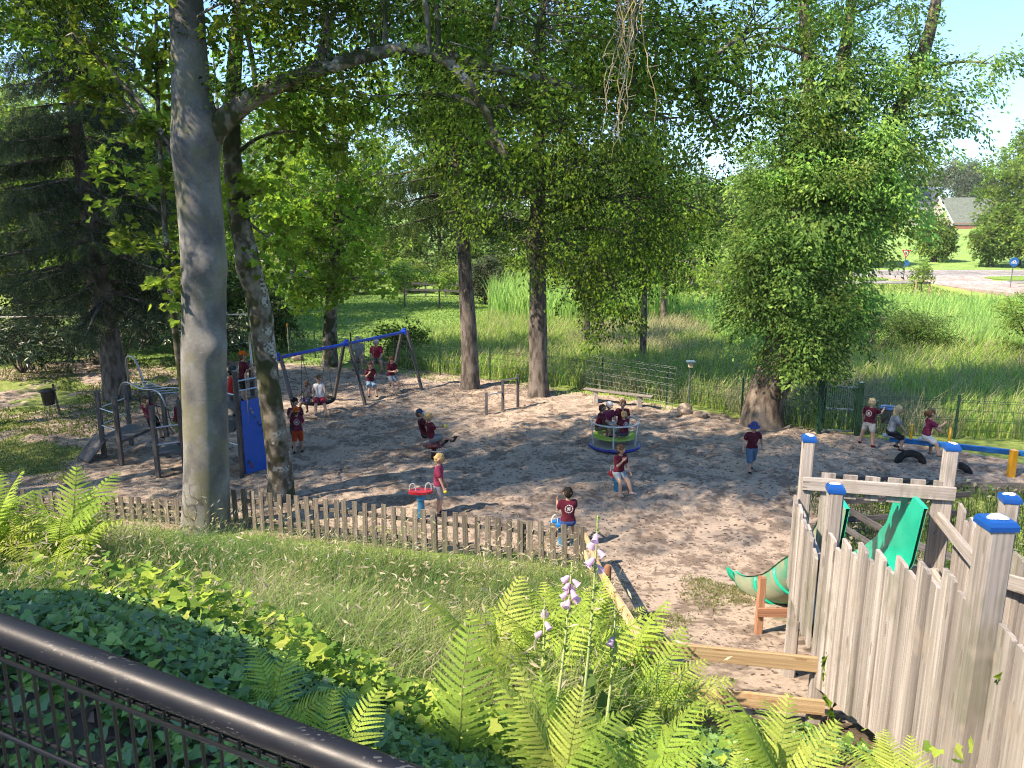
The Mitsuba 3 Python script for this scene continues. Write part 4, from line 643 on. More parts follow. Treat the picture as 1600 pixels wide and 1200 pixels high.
# ------------------------------------------------------------------ picket fence and rail fence
pf = thing('picket_fence', 'low weathered wooden picket fence along the foot of the slope', 'fence')
PL = np.array([(-15.5, 17.0), (-11.4, 15.9), (-7.2, 15.2), (-6.8, 15.15), (-5.6, 15.02), (-4.0, 14.55), (-1.5, 13.75), (.2, 13.3), (1.25, 13.0)])
sl_ = np.r_[0, np.cumsum(np.linalg.norm(np.diff(PL, axis=0), axis=1))]
def pp_(s): return np.array([np.interp(s, sl_, PL[:, 0]), np.interp(s, sl_, PL[:, 1])])
rng = np.random.default_rng(3); s = 0
seg = [sl_[0], sl_[1], sl_[3], sl_[4], sl_[5], sl_[6], sl_[7], sl_[8]]
def gz(p): return float(ground(p[0], p[1], False))
k_ = 0
while s < sl_[-1]:
    p = pp_(s); d = unit(np.r_[pp_(min(s + .1, sl_[-1])) - pp_(s - .1), 0]); z = gz(p)
    if not (-6.95 < p[0] < -5.75):
        hh = .86 + rng.normal(0, .012) - (.30 if p[0] < -7 else 0); t = rng.normal(0, .015); nn = np.cross(d, [0, 0, 1.0]); oo = np.array([p[0], p[1], z]) + nn * .035
        put(part(pf, 'picket'), prism([(-.052, -.08), (.052, -.08), (.052 + t * .3, hh), (-.052 + t * .3, hh)], .022, oo, d, (t, 0, 1)), 'm_wood_picket')
    s += .212 + rng.normal(0, .007)
for a, b_ in zip(seg[:-1], seg[1:]):
    p, q = pp_(a), pp_(b_)
    if -6.9 < (p[0] + q[0]) / 2 < -5.8: continue
    n2 = max(1, int((b_ - a) / 2.2 + .5))
    for m in range(n2):
        p3, q3 = pp_(a + (b_ - a) * m / n2), pp_(a + (b_ - a) * (m + 1) / n2); dz = -.26 if p3[0] < -7 else 0
        for z in (.22, .62 + dz): put(part(pf, 'rail'), beam([*p3, gz(p3) + z], [*q3, gz(q3) + z], .045, .075), 'm_wood_picket')
        put(part(pf, 'post'), beam([p3[0] + .02, p3[1] + .09, gz(p3) - .2], [p3[0] + .02, p3[1] + .09, gz(p3) + .78 + dz], .09, .09), 'm_wood_picket')
put(part(pf, 'post'), beam([1.29, 12.98, -.1], [1.29, 12.98, 1.0], .10, .10), 'm_wood_picket')
gr = thing('guard_rail', 'two rail fence of light pine boards running up to the wooden tower', 'fence')
RZ = lambda y: np.interp(y, [6.35, 10, 13], [2.62, 1.52, .80])
c1 = np.array([1.23, 6.35]); 
for dz in (0, -.42):
    put(part(gr, 'rail'), beam([1.33, 13.0, RZ(13) + dz * .8], [1.27, 9.9, RZ(9.9) + dz], .04, .145), 'm_wood_pine'); put(part(gr, 'rail'), beam([1.27, 9.86, RZ(9.86) + dz], [1.23, 6.42, RZ(6.42) + dz], .04, .145), 'm_wood_pine')
    put(part(gr, 'rail'), beam([1.2, 6.36, 2.62 + dz], [2.80, 6.09, 2.60 + dz], .04, .145), 'm_wood_pine')
put(part(gr, 'post'), tube([[1.34, 9.95, .5], [1.34, 9.95, 1.66], [1.34, 9.95, 1.70]], [.055, .055, .03], 12), 'm_wood_red', smooth=40)
put(part(gr, 'post'), beam([1.28, 6.46, 1.5], [1.28, 6.46, 2.72], .09, .09), 'm_wood_pine')
# ------------------------------------------------------------------ playground equipment
DW = 'm_wood_dark'
def post(k, x, y, h, w=.11, mat=DW, nm='post'): put(part(k, nm), beam(at(x, y, -.2), at(x, y, h), w, w, ch=.012), mat)
def bar(k, p, q, r=.02, nm='bar', mat='m_steel', col=(.6, .6, .62)): put(part(k, nm), tube([p, q], r, 8), mat, smooth=40, col=col)
cf = thing('climbing_frame', 'climbing frame of dark posts with platforms, steel bars and a blue climbing wall', 'climbing frame')
pa, pb, pc, pd = (-11.1, 20.0), (-10.39, 19.5), (-11.0, 21.3), (-10.1, 20.9); pe, pe2, pf_ = (-8.96, 18.5), (-9.4, 20.1), (-8.35, 18.7); pg, ph, pi_, pj = (-6.84, 18.55), (-6.14, 19.35), (-7.0, 20.2), (-7.75, 19.1)
for p_, h in ((pa, 1.86), (pb, 1.84), (pc, 1.85), (pd, 1.85), (pe, 1.84), (pe2, 1.85), (pf_, 1.9), (pg, 2.75), (ph, 2.6), (pi_, 2.65), (pj, 2.4)):
    post(cf, *p_, h); c_ = at(*p_, h); put(part(cf, 'post_cap'), box(c_ + [0, 0, .012], (.125, .125, .03)), 'm_gloss', col=(.10, .12, .16))
def deck(pts, z, nm='platform'):
    k = part(cf, nm); from shapely.geometry import Polygon
    m = trimesh.creation.extrude_polygon(Polygon(pts), .07, engine='earcut'); m.apply_translation([0, 0, z - .07]); put(k, m, 'm_rough', col=(.13, .135, .14))
deck([pa, pb, pd, pc], .62); deck([pe, pf_, (-8.0, 19.9), pe2], .58); deck([(-8.2, 18.9), (-7.0, 18.6), (-7.1, 20.1), (-8.0, 19.9)], 1.2); deck([pg, ph, pi_, (-7.45, 19.3)], 1.7)
def P3(p, z): return at(*p, z)
for z in (.95, 1.42): bar(cf, P3(pa, z), P3(pb, z)); bar(cf, P3(pa, z), P3(pc, z)); 
for z in (.85, 1.3): bar(cf, P3(pe, z), P3(pf_, z))
for z in (.85, 1.15, 2.15): bar(cf, P3(pj, z), P3(pg, z))
for z in (2.25, 2.5): bar(cf, P3(pg, z), P3(ph, z))
bar(cf, P3(pi_, 2.2), P3(ph, 2.2)); bar(cf, P3(pb, .35), P3(pd, .35)); bar(cf, P3(pf_, 1.3), P3(pj, 1.5))
for A_, Z_, B_ in (((-10.95, 21.3, 1.8), (-10.72, 21.15, 2.62), (-10.1, 20.9, 1.7)), ((-7.02, 20.1, 2.1), (-6.82, 20.0, 3.52), (-6.40, 19.45, 2.2))):
    A_, Z_, B_ = map(np.array, (A_, Z_, B_)); d = (B_ - A_); t_ = np.r_[A_, 0][:3]
    pts = smooth_path([A_, A_ * .45 + Z_ * .55 - d * .03, Z_ - d * .06 - [0, 0, .04], Z_ + d * .05, Z_ * .5 + B_ * .5 + [0, 0, .10], B_], 26)
    put(part(cf, 'arch_tube', 'bent steel tube arch'), tube(pts, .032, 10), 'm_steel', smooth=True)
for dx in (0, .5):
    q0, q1 = np.array([-10.7 + dx, 20.6 + .15 * dx, 1.95]), np.array([-9.05 + dx, 19.25 + .6 * dx, 1.95]); e0 = q0 + [-.2, .12, -.35]; e1 = q1 + [.15, -.1, -.3]
    put(part(cf, 'ladder_rail'), tube(smooth_path([e0, q0, (q0 + q1) / 2, q1, e1], 20), .024, 8), 'm_steel', smooth=True)
for k in range(6): c = np.array([-10.7, 20.6, 1.95]) + np.array([1.65, -1.35, 0]) * (k + .5) / 6; bar(cf, c, c + [.5, .19, 0], .014, 'rung')
nt = B()
for k in range(6):
    c = np.array([-10.35, 20.75, 1.5]) + np.array([1.1, -.75, -.1]) * k / 5; v, f = tube_vf(smooth_path([c, c + [.05, .05, -.45], c + [.15, .25, -.85]], 6), .012, 4); nt.add(v, f, None, (.03, .03, .03))
for k in range(4):
    c = np.array([-10.3, 20.8, 1.4 - .22 * k]); v, f = tube_vf([c, c + [1.1, -.7, -.1]], .012, 4); nt.add(v, f, None, (.03, .03, .03))
put(part(cf, 'climbing_net', 'black rope climbing net', 'stuff'), nt, 'm_rough')
put(part(cf, 'ramp_board'), beam([-11.2, 20.2, .58], [-11.55, 19.75, .02], .7, .04), DW)
wk = part(cf, 'climbing_wall', 'blue climbing wall panel with small holds'); g0, g1 = P3(pg, 0), P3(ph, 0); wd = unit((g1 - g0) * [1, 1, 0]); wn = np.cross(wd, [0, 0, 1.0]); L = np.linalg.norm((g1 - g0)[:2])
put(wk, prism([(.05, .10), (L + .02, .10), (L + .02, 2.0), (.05, 2.0)], .03, g0 + wn * .07, wd, (0, 0, 1)), 'm_gloss', col=(.006, .12, .62))
rng = np.random.default_rng(8)
for k in range(14):
    hx, hz = .15 + (L - .25) * ((k * .618) % 1), .25 + 1.65 * ((k * .382 + .1) % 1); c = g0 + wd * hx + wn * .105 + [0, 0, hz]
    v, f = blob(c, (.035, .035, .03), k, .5); put(part(wk, 'hold'), (v, f), 'm_gloss', smooth=True, col=[(.04, .08, .16), (.35, .05, .05), (.35, .36, .30), (.05, .16, .2)][k % 4])
# swing
sw = thing('swing_set', 'swing frame with a blue top beam and three pairs of grey wooden legs', 'swing'); BL = (.008, .06, .50)
SA, SB, SC = np.array([-7.25, 23.4, 2.14]), np.array([-5.68, 26.05, 2.14]), np.array([-4.06, 28.73, 2.14]); sd = unit(SC - SA); sn = np.array([sd[1], -sd[0], 0])
put(part(sw, 'top_beam', 'blue top beam'), tube([SA - sd * .12, SC + sd * .12], .055, 12), 'm_gloss', col=BL, smooth=40)
for c in (SA, SB, SC):
    for s in (-1, 1): put(part(sw, 'leg'), beam(c + sn * s * .10 + [0, 0, .08], np.r_[(c + sn * s * .78)[:2], -.1], .10, .12, up=sd, ch=.02), DW)
    put(part(sw, 'bracket'), beam(c - sd * .10, c + sd * .10, .26, .15), 'm_gloss', col=BL); put(part(sw, 'bracket'), beam(c - sd * .06 + [0, 0, .09], c + sd * .06 + [0, 0, .09], .10, .12), 'm_gloss', col=BL)
NC = np.array([-6.45, 24.72, .47]); ns = thing('nest_swing', 'round black nest swing seat hanging from the left half of the blue beam', 'swing seat')
a = np.linspace(0, 2 * np.pi, 25)[:-1]; put(part(ns, 'ring'), tube(NC + np.stack([.52 * np.cos(a), .52 * np.sin(a), 0 * a], 1), .06, 10, True), 'm_rough', col=(.02, .02, .022), smooth=True)
nb = B()
for k in range(-4, 5):
    w_ = math.sqrt(.25 - (k * .11) ** 2)
    for sgn in (0, 1):
        e = np.array([w_, k * .11, 0]) if sgn else np.array([k * .11, w_, 0]); e2 = np.array([-w_, k * .11, 0]) if sgn else np.array([k * .11, -w_, 0]); v, f = tube_vf([NC + e, NC + (e + e2) / 2 - [0, 0, .06], NC + e2], .012, 5); nb.add(v, f, None, (.03, .03, .03))
put(part(ns, 'net', kind='stuff'), nb, 'm_rough')
for s1 in (-1, 1):
    for s2 in (-1, 1): bar(ns, NC + sd * s1 * .42 + sn * s2 * .30, (SA + SB) / 2 + sd * s1 * .55 - [0, 0, .06], .010, 'chain', 'm_rough', (.05, .05, .05))
SS = []
for k_, t_ in enumerate((.36, .72)):
    c = SB + (SC - SB) * t_; c = np.array([c[0], c[1], .48]) + sn * [.0, .0][k_]; SS.append(c); bs_ = thing('belt_swing', ['belt swing seat hanging beside the middle legs', 'belt swing seat hanging near the right hand legs'][k_], 'swing seat')
    u_ = np.linspace(-1, 1, 7); pts = c + sd * (u_ * .22)[:, None] + np.array([0, 0, 1.0]) * (.07 * u_ ** 2)[:, None]; b = B()
    for i_ in range(6): v, f, u2 = beam_vf(pts[i_], pts[i_ + 1], .15, .02); b.add(v, f, u2, (.02, .02, .02))
    put(part(bs_, 'seat'), b, 'm_rough')
    for s in (-1, 1): bar(bs_, pts[0 if s < 0 else -1], SB + (SC - SB) * t_ + sd * s * .24 - [0, 0, .05], .008, 'chain', 'm_rough', (.10, .10, .10))
# horizontal bars
hb = thing('turning_bars', 'three grey posts of rising height joined by two steel turning bars', 'turning bars')
HB = [(-.85, 24.62, .76), (-.31, 25.25, 1.08), (.2, 25.75, 1.16)]
for x, y, h in HB: post(hb, x, y, h, .10)
bar(hb, at(-.85, 24.62, .66), at(-.31, 25.25, .66), .02); bar(hb, at(-.31, 25.25, 1.05), at(.2, 25.75, 1.05), .02)
# carousel
cr = thing('carousel', 'small carousel with a white hand ring, green bench and blue rimmed floor', 'carousel'); CC = at(2.95, 21.25)
v, f = lathe([(0, .13), (.70, .13), (.71, .12), (.71, .05), (.3, .05)], CC, 40); put(part(cr, 'floor'), (v, f), 'm_rough', col=(.30, .285, .26), smooth=30)
put(part(cr, 'rim', 'blue rim'), tube(CC + np.stack([.72 * np.cos(a), .72 * np.sin(a), 0 * a + .08], 1), .042, 10, True), 'm_gloss', col=(.02, .035, .30), smooth=True)
put(part(cr, 'hand_ring', 'white hand ring'), tube(CC + np.stack([.69 * np.cos(a), .69 * np.sin(a), 0 * a + .78], 1), .024, 8, True), 'm_gloss', col=(.75, .75, .73), smooth=True)
for k in range(5):
    t_ = -1.75 + k * 2 * math.pi / 5; put(part(cr, 'stanchion'), tube(CC + np.array([[.62 * math.cos(t_), .62 * math.sin(t_), .12], [.69 * math.cos(t_), .69 * math.sin(t_), .78]]), .02, 8), 'm_gloss', col=(.75, .75, .73), smooth=40)
v, f = lathe([(.34, .34), (.62, .34), (.63, .36), (.62, .38), (.34, .38), (.33, .36), (.34, .34)], CC, 40); put(part(cr, 'bench', 'lime green ring bench'), (v, f), 'm_gloss', col=(.36, .52, .07), smooth=30)
v, f = lathe([(.0, .72), (.20, .72), (.21, .70), (.06, .66), (.05, .13)], CC, 24); put(part(cr, 'centre_table', 'grey centre wheel'), (v, f), 'm_gloss', col=(.55, .57, .58), smooth=30)
# benches
for nm, p, q, lb_ in (('plank_bench', (2.55, 26.35), (4.75, 25.25), 'long weathered plank bench on two short posts behind the carousel'), ('log_bench', (-6.9, 32.0), (-4.8, 31.3), 'low wooden bench under the two adults')):
    k = thing(nm, lb_, 'bench'); put(part(k, 'seat'), beam(at(*p, .44), at(*q, .44), .28, .05, ch=.02), 'm_wood_picket')
    for t_ in (.17, .82): c = np.array(p) + (np.array(q) - p) * t_; put(part(k, 'support'), beam(at(*c, -.1), at(*c, .41), .16, .16, up=(0, 1, 0)), 'm_wood_grey')
# spinner
sp_ = thing('tilted_spinner', 'small dark red spinning seat with a grey hand ring, in the middle of the sand', 'spinner'); o = at(-2.15, 20.25)
put(part(sp_, 'stem'), tube([o - [0, 0, .1], o + [0, 0, .34]], [.09, .06], 12), 'm_gloss', col=(.09, .03, .03), smooth=40)
v, f = lathe([(0, .33), (.24, .36), (.32, .42), (.30, .43), (.0, .38)], o, 24); put(part(sp_, 'seat'), (v, f), 'm_gloss', col=(.17, .015, .03), smooth=40)
put(part(sp_, 'hand_ring'), tube(o + [.12, -.05, 0] + np.stack([.26 * np.cos(a), .26 * np.sin(a), .30 + 0 * a], 1), .02, 8, True), 'm_gloss', col=(.5, .5, .5), smooth=True)
# spring toys
def spring_toy(lb_, x, y, seat, yaw, h=.62, handles=True):
    k = thing('rocking_seat', lb_, 'rocker'); o = at(x, y); BLU = (.035, .22, .42)
    v, f = lathe([(.085, -.1), (.075, .25), (.075, h - .22), (.11, h - .20), (.11, h - .06), (.09, h - .05)], o, 18); put(part(k, 'pedestal', 'blue pedestal'), (v, f), 'm_gloss', col=BLU, smooth=35)
    d = np.array([math.cos(yaw), math.sin(yaw), 0]); e = np.array([-d[1], d[0], 0]); t_ = np.linspace(0, 2 * np.pi, 21)[:-1]
    from shapely.geometry import Polygon
    m = trimesh.creation.extrude_polygon(Polygon(np.stack([.27 * np.cos(t_), .17 * np.sin(t_)], 1)), .05, engine='earcut'); M = np.eye(4); M[:3, 0], M[:3, 1], M[:3, 3] = d, e, o + [0, 0, h - .05]; m.apply_transform(M)
    put(part(k, 'seat_plate'), m, 'm_gloss', col=seat, smooth=40)
    for s in (-1, 1):
        c = o + d * s * .17 + [0, 0, h]; w_ = np.linspace(0, np.pi, 12); put(part(k, 'handle'), tube(c + d * (.065 * np.cos(w_))[:, None] + np.array([0, 0, 1.0]) * (.16 * np.sin(w_) ** .7)[:, None] + e * .0, .015, 8), 'm_gloss', col=(.7, .7, .68), smooth=True)
    return o
RED = (.50, .02, .035)
spring_toy('red rocking seat with two white handles in front of the standing blond boy', -1.98, 15.75, RED, .1)
spring_toy('red rocking seat on a blue pedestal under the sitting girl', 2.52, 17.45, RED, 2.2, .44)
spring_toy('bright blue rocking seat behind the corner of the picket fence', 1.0, 14.25, (.02, .22, .62), .4, .50)
# seesaw
se = thing('seesaw', 'long blue seesaw beam on a yellow post, with a yellow handle', 'seesaw'); e0, e1 = np.array([10.2, 19.95, .56]), np.array([15.6, 17.4, .56])
put(part(se, 'beam', 'blue beam'), beam(e0, e1, .11, .14, ch=.02), 'm_gloss', col=(.02, .17, .50))
put(part(se, 'post', 'yellow post'), beam([12.72, 18.62, -.15], [12.72, 18.62, .66], .17, .15, up=(0, 1, 0), ch=.02), 'm_gloss', col=(.72, .36, .02))
for t_, nm in ((.0, 'seat'), (.145, 'seat'), (.93, 'seat')):
    c = e0 + (e1 - e0) * t_ + [0, 0, .09]; put(part(se, nm), beam(c - unit(e1 - e0) * .17, c + unit(e1 - e0) * .17, .28, .045, ch=.015), 'm_gloss', col=(.30, .33, .36))
for t_ in (.085, .235, .86):
    c = e0 + (e1 - e0) * t_ + [0, 0, .08]; w_ = np.linspace(0, np.pi, 12); n_ = np.array([.43, .9, 0]); put(part(se, 'handle', 'yellow loop handle'), tube(c + n_ * (.12 * np.cos(w_))[:, None] + np.array([0, 0, 1.0]) * (.38 * np.sin(w_) ** .6)[:, None], .026, 8), 'm_gloss', col=(.80, .45, .02), smooth=True)
ty = thing('buffer_tire', 'half buried black tire below the left end of the seesaw', 'tire'); w_ = np.linspace(-.1, np.pi + .1, 18); o = at(10.62, 19.55)
put(ty, tube(o + np.stack([.30 * np.cos(w_), -.06 * np.cos(w_), .27 * np.sin(w_) - .03], 1), .095, 12), 'm_rough', col=(.022, .022, .024), smooth=True)
ty = thing('buffer_tire', 'black tire half hidden behind the tower post, right of the girl on the seesaw', 'tire'); o = at(11.5, 18.9)
put(ty, tube(o + np.stack([.27 * np.cos(w_), -.1 * np.cos(w_), .25 * np.sin(w_) - .05], 1), .09, 12), 'm_rough', col=(.022, .022, .024), smooth=True)
# litter bins
for nm, x, y, dx, lb_, lid in (('litter_bin', -14.95, 24.6, -.32, 'black litter bin hung on a slanting post, far left', None), ('litter_bin', 10.85, 22.15, .35, 'dark litter bin with a blue lid on a thin post by the gate', (.05, .12, .33))):
    k = thing(nm, lb_, 'litter bin'); o = at(x, y)
    put(part(k, 'post'), beam(o - [0, 0, .1], o + [-.12 if lid is None else 0, 0, 1.05], .05, .05), 'm_wood_dark' if lid is None else 'm_gloss', col=(.05, .09, .07))
    v, f = lathe([(0, .36), (.17, .36), (.22, .80), (.23, .82), (.20, .82), (.18, .5)], o + [dx, 0, 0], 20); put(part(k, 'bucket'), (v, f), 'm_gloss', col=(.025, .028, .03) if lid is None else (.06, .07, .075), smooth=35)
    v, f = lathe([(0, .90), (.20, .87), (.26, .83), (.25, .80), (.0, .80)], o + [dx, 0, 0], 20); put(part(k, 'lid'), (v, f), 'm_gloss', col=lid or (.03, .03, .03), smooth=35)
# low boards right of the tower
kb = thing('edging_boards', 'low dark timber boards edging the sand behind the wooden tower', 'edging'); K0, K1 = (7.6, 17.5), (16.5, 16.9)
for k in range(6):
    p, q = [np.array(K0) + (np.array(K1) - K0) * t_ for t_ in (k / 6, (k + 1) / 6 - .002)]; put(part(kb, 'board'), beam(at(*p, .17), at(*q, .17), .05, .30), 'm_wood_dark'); put(part(kb, 'stake'), beam(at(*q, -.1) - [0, .08, 0], at(*q, .34) - [0, .08, 0], .10, .10), 'm_wood_dark')
lf = thing('low_rail_fence', 'dark low two rail fence sloping down beside the slide', 'fence')
for (x, y) in ((6.6, 14.6), (6.75, 12.4), (6.75, 10.4)): put(part(lf, 'post'), beam(at(x, y, -.2), at(x, y, .85), .10, .10), 'm_wood_dark')
for z in (.35, .75): put(part(lf, 'rail'), beam(at(6.55, 14.7, z), at(6.72, 12.4, z), .04, .12), 'm_wood_dark'); put(part(lf, 'rail'), beam(at(6.72, 12.36, z), at(6.75, 10.3, z), .04, .12), 'm_wood_dark')
for z in (.35, .75): put(part(lf, 'rail'), beam(at(6.6, 14.76, z), at(9.6, 15.2, z), .04, .12), 'm_wood_dark')
# ------------------------------------------------------------------ people
SK = [(.56, .34, .25), (.50, .29, .20), (.22, .125, .085)]
MAR, PINK, DEN, BLK = (.125, .016, .035), (.30, .045, .11), (.11, .19, .29), (.018, .018, .022)
HAIR = {'blond': (.52, .36, .16), 'brown': (.12, .065, .035), 'black': (.014, .011, .010), 'light': (.62, .50, .27)}
def person(label, loc, yaw, h, hair='blond', shirt=MAR, shorts=DEN, shoes=BLK, skin=0, lean=4, legs=((0, 3, 0), (0, 3, 0)), arms=((5, 8, 15, 0), (5, 8, 15, 0)), seat=None, head=(0, 0), hat=None, brim=None, hatdir=1, long=False, ponytail=False, logo=True, sleeves=.5, shortlen=.75, hold=None, group=None, adult=False):
    k = thing('person', label, 'person', group)
    s = h; R = lambda a: math.radians(a); ya = R(yaw)
    fw, rt, up = np.array([math.sin(ya), math.cos(ya), 0]), np.array([math.cos(ya), -math.sin(ya), 0]), np.array([0, 0, 1.0])
    w = lambda a, b, c: rt * a + fw * b + up * c
    hipz = .49; kL, sL = .235, .215; hd = .068 if adult else .078; thick = 1.0 if adult else .94
    tu = w(0, math.sin(R(lean)), math.cos(R(lean))); tf = w(0, math.cos(R(lean)), -math.sin(R(lean)))
    P0 = np.zeros(3); legsJ = []
    for sd_, (fl, ab, kn) in zip((1, -1), legs):
        hp = P0 + rt * sd_ * .052; ca = math.cos(R(ab))
        td = w(sd_ * math.sin(R(ab)), math.sin(R(fl)) * ca, -math.cos(R(fl)) * ca); kp = hp + td * kL
        a2 = fl - kn; sd2 = w(sd_ * math.sin(R(ab)) * .5, math.sin(R(a2)), -math.cos(R(a2))); an = kp + unit(sd2) * sL
        fa = max(-60, min(75, a2)); ft = w(sd_ * .12, math.cos(R(fa * .8)), math.sin(R(fa * .8))); legsJ.append((hp, kp, an, unit(ft), unit(sd2)))
    sh = P0 + tu * .31; J = []
    for sd_, (fl, ab, el, inw) in zip((1, -1), arms):
        sp = sh + rt * sd_ * .098; ca = math.cos(R(ab)); lo = -tu
        ud = rt * sd_ * math.sin(R(ab)) + (tf * math.sin(R(fl)) + lo * math.cos(R(fl))) * ca; ep = sp + unit(ud) * .165
        fd = (tf * math.sin(R(fl + el)) + lo * math.cos(R(fl + el))) * math.cos(R(inw)) - rt * sd_ * math.sin(R(inw)) + rt * sd_ * math.sin(R(ab)) * .4; fd = unit(fd); J.append((sp, ep, ep + fd * .145, fd))
    nk = sh + tu * .025; hy = R(yaw + head[1]); hfw = np.array([math.sin(hy), math.cos(hy), 0]); hp_ = R(head[0]); hu = unit(tu * .5 + up * .5); hf = unit(hfw * math.cos(hp_) - up * math.sin(hp_)); hr = unit(np.cross(hf, up)); hu = np.cross(hr, hf)
    hc = nk + unit(tu * .6 + up * .4) * (.045 + hd * .95) + hf * .008
    base = np.asarray(loc, float)
    if seat is None: O = np.array([base[0], base[1], base[2]]) + up * (-(min(l[2][2] for l in legsJ)) + .035) * s
    else: O = np.array([base[0], base[1], seat + .075 * s * thick])
    W = lambda p: O + np.asarray(p) * s
    S = lambda p, r: (*W(p), r * s * thick)
    body = [hull(S(P0 + rt * .04, .062), S(P0 - rt * .04, .062), S(P0 + tu * .10, .066)), hull(S(P0 + tu * .08, .07), S(sh + rt * .055 - tu * .05, .062), S(sh - rt * .055 - tu * .05, .062)), hull(S(sh + rt * .09, .034), S(sh - rt * .09, .034), S(sh - tu * .06, .07)),
            hull(S(sh + tu * .0, .034), S(hc - hu * .04, .030))]
    body += [hull(S(hc + hu * .012 - hf * .010, hd * .93), S(hc + hu * .008 + hf * .012, hd * .86)), hull(S(hc + hf * .018 - hu * .02, hd * .72), S(hc + hf * .034 - hu * .052, hd * .36)), hull(S(hc + hf * (hd * .95) - hu * .004, .006), S(hc + hf * (hd * 1.12) - hu * .018, .010))]
    for sd_ in (1, -1): body.append(hull(S(hc + hr * sd_ * hd * .93 + hu * .004, .012), S(hc + hr * sd_ * hd * .98 - hf * .008 - hu * .012, .009)))
    for (hp, kp, an, ft, s2) in legsJ:
        body += [hull(S(hp, .064), S(kp, .040)), hull(S(kp, .040), S(kp + s2 * .08 - 0 * ft, .041)), hull(S(kp + s2 * .06, .040), S(an, .024)), hull(S(an, .024), S(an + ft * .07 - s2 * -.012, .020))]
    for sd_, (sp, ep, wp, fd) in zip((1, -1), J):
        body += [hull(S(sp, .034), S(ep, .025)), hull(S(ep, .026), S(wp, .018))]
        pl = rt * sd_ * .9 + tf * .3; pl = unit(pl - fd * (pl @ fd)); th = np.cross(pl, fd) * sd_; pm = wp + fd * .045
        body.append(hull(S(wp, .016), S(pm + th * .014, .012), S(pm - th * .014, .012)))
        for q, (o_, l_) in enumerate(((-.017, .036), (-.006, .042), (.006, .044), (.017, .040))):
            b0 = pm + th * o_; b1 = b0 + unit(fd - pl * .25) * l_ * .55; b2 = b1 + unit(fd - pl * .8) * l_ * .5; body += [hull(S(b0, .0062), S(b1, .0058)), hull(S(b1, .0058), S(b2, .0048))]
        t0 = wp + fd * .015 + th * .014; t1 = t0 + unit(th + fd * .6) * .022; t2 = t1 + unit(fd + th * .3 - pl * .3) * .02; body += [hull(S(t0, .008), S(t1, .007)), hull(S(t1, .007), S(t2, .0055))]
    put(part(k, 'body'), organic(union(body), .035 * s, 3), 'm_skin', smooth=True, col=SK[skin])
    # clothes
    e = .013
    st_ = [hull(S(P0 + rt * .05 + tu * .03, .062 + e), S(P0 - rt * .05 + tu * .03, .062 + e), S(P0 + tu * .12, .066 + e)), hull(S(P0 + tu * .08, .07 + e), S(sh + rt * .06 - tu * .04, .060 + e), S(sh - rt * .06 - tu * .04, .060 + e)), hull(S(sh + rt * .09 - tu * .005, .034 + e), S(sh - rt * .09 - tu * .005, .034 + e), S(sh - tu * .05, .066 + e))]
    for (sp, ep, wp, fd) in J:
        if sleeves > 0: m = sp + (ep - sp) * sleeves * 1.25; st_.append(hull(S(sp, .036 + e), S(m, .038 + e)))
    shm = organic(union(st_), .03 * s, 3); put(part(k, 'shirt'), shm, 'm_cloth', smooth=True, col=shirt)
    so = [hull(S(P0 + rt * .045, .068 + e * .6), S(P0 - rt * .045, .068 + e * .6), S(P0 + tu * .05, .06 + e))]
    for (hp, kp, an, ft, s2) in legsJ: m = hp + (kp - hp) * shortlen; so.append(hull(S(hp, .066 + e), S(m, .050 + e)))
    put(part(k, 'shorts'), organic(union(so), .03 * s, 3), 'm_cloth', smooth=True, col=shorts)
    for (hp, kp, an, ft, s2) in legsJ:
        put(part(k, 'shoe'), organic(union([hull(S(an - ft * .02 + s2 * .004, .030), S(an + ft * .035 + s2 * .010, .028), S(an + ft * .085 + s2 * .016, .021))]), .02 * s, 2), 'm_rough', smooth=True, col=shoes)
    # hair, face
    hh = [hull(S(hc + hu * .022 - hf * .012, hd * .98), S(hc + hu * .024 + hf * .006, hd * .90)), hull(S(hc - hf * .022 - hu * .006, hd * .90), S(hc - hf * .03 - hu * (.035 if not long else .07), hd * .62))]
    if long: hh.append(hull(S(hc - hf * .04 - hu * .04, hd * .7), S(hc - hf * .055 - hu * .15, hd * .42)))
    if ponytail: hh.append(hull(S(hc - hf * .075 + hu * .045, .02), S(hc - hf * .115 + hu * .01, .026), S(hc - hf * .105 - hu * .085, .012)))
    hm = union(hh); cut = m3.Manifold.hull_points(np.vstack([_pts * .06 * s + W(hc + hf * (hd * 1.05 + .03) - hu * .028), _pts * .05 * s + W(hc + hf * (hd + .05) - hu * .10), *[_pts * .02 * s + W(hc + hr * q * hd * .62 + hf * hd * 1.3 - hu * .02) for q in (-1, 1)]]))
    hm = organic(hm - cut, .02 * s, 3); n_ = meshkit.noise(np.array(hm.vertices) * 40 + yaw, 3)[:, None]; hm.vertices = np.array(hm.vertices) + (n_ - .5) * .034 * s * unit(np.array(hm.vertices) - W(hc))
    put(part(k, 'hair'), hm, 'm_rough', smooth=True, col=HAIR[hair])
    for q in (-1, 1): put(part(k, 'eye'), hull(S(hc + hf * hd * .93 + hr * q * .026 + hu * .004, .008)), 'm_gloss', smooth=True, col=(.03, .025, .02))
    put(part(k, 'mouth'), hull(S(hc + hf * (hd * .92) + hr * .014 - hu * .044, .005), S(hc + hf * (hd * .92) - hr * .014 - hu * .044, .005)), 'm_skin', smooth=True, col=(.35, .12, .10))
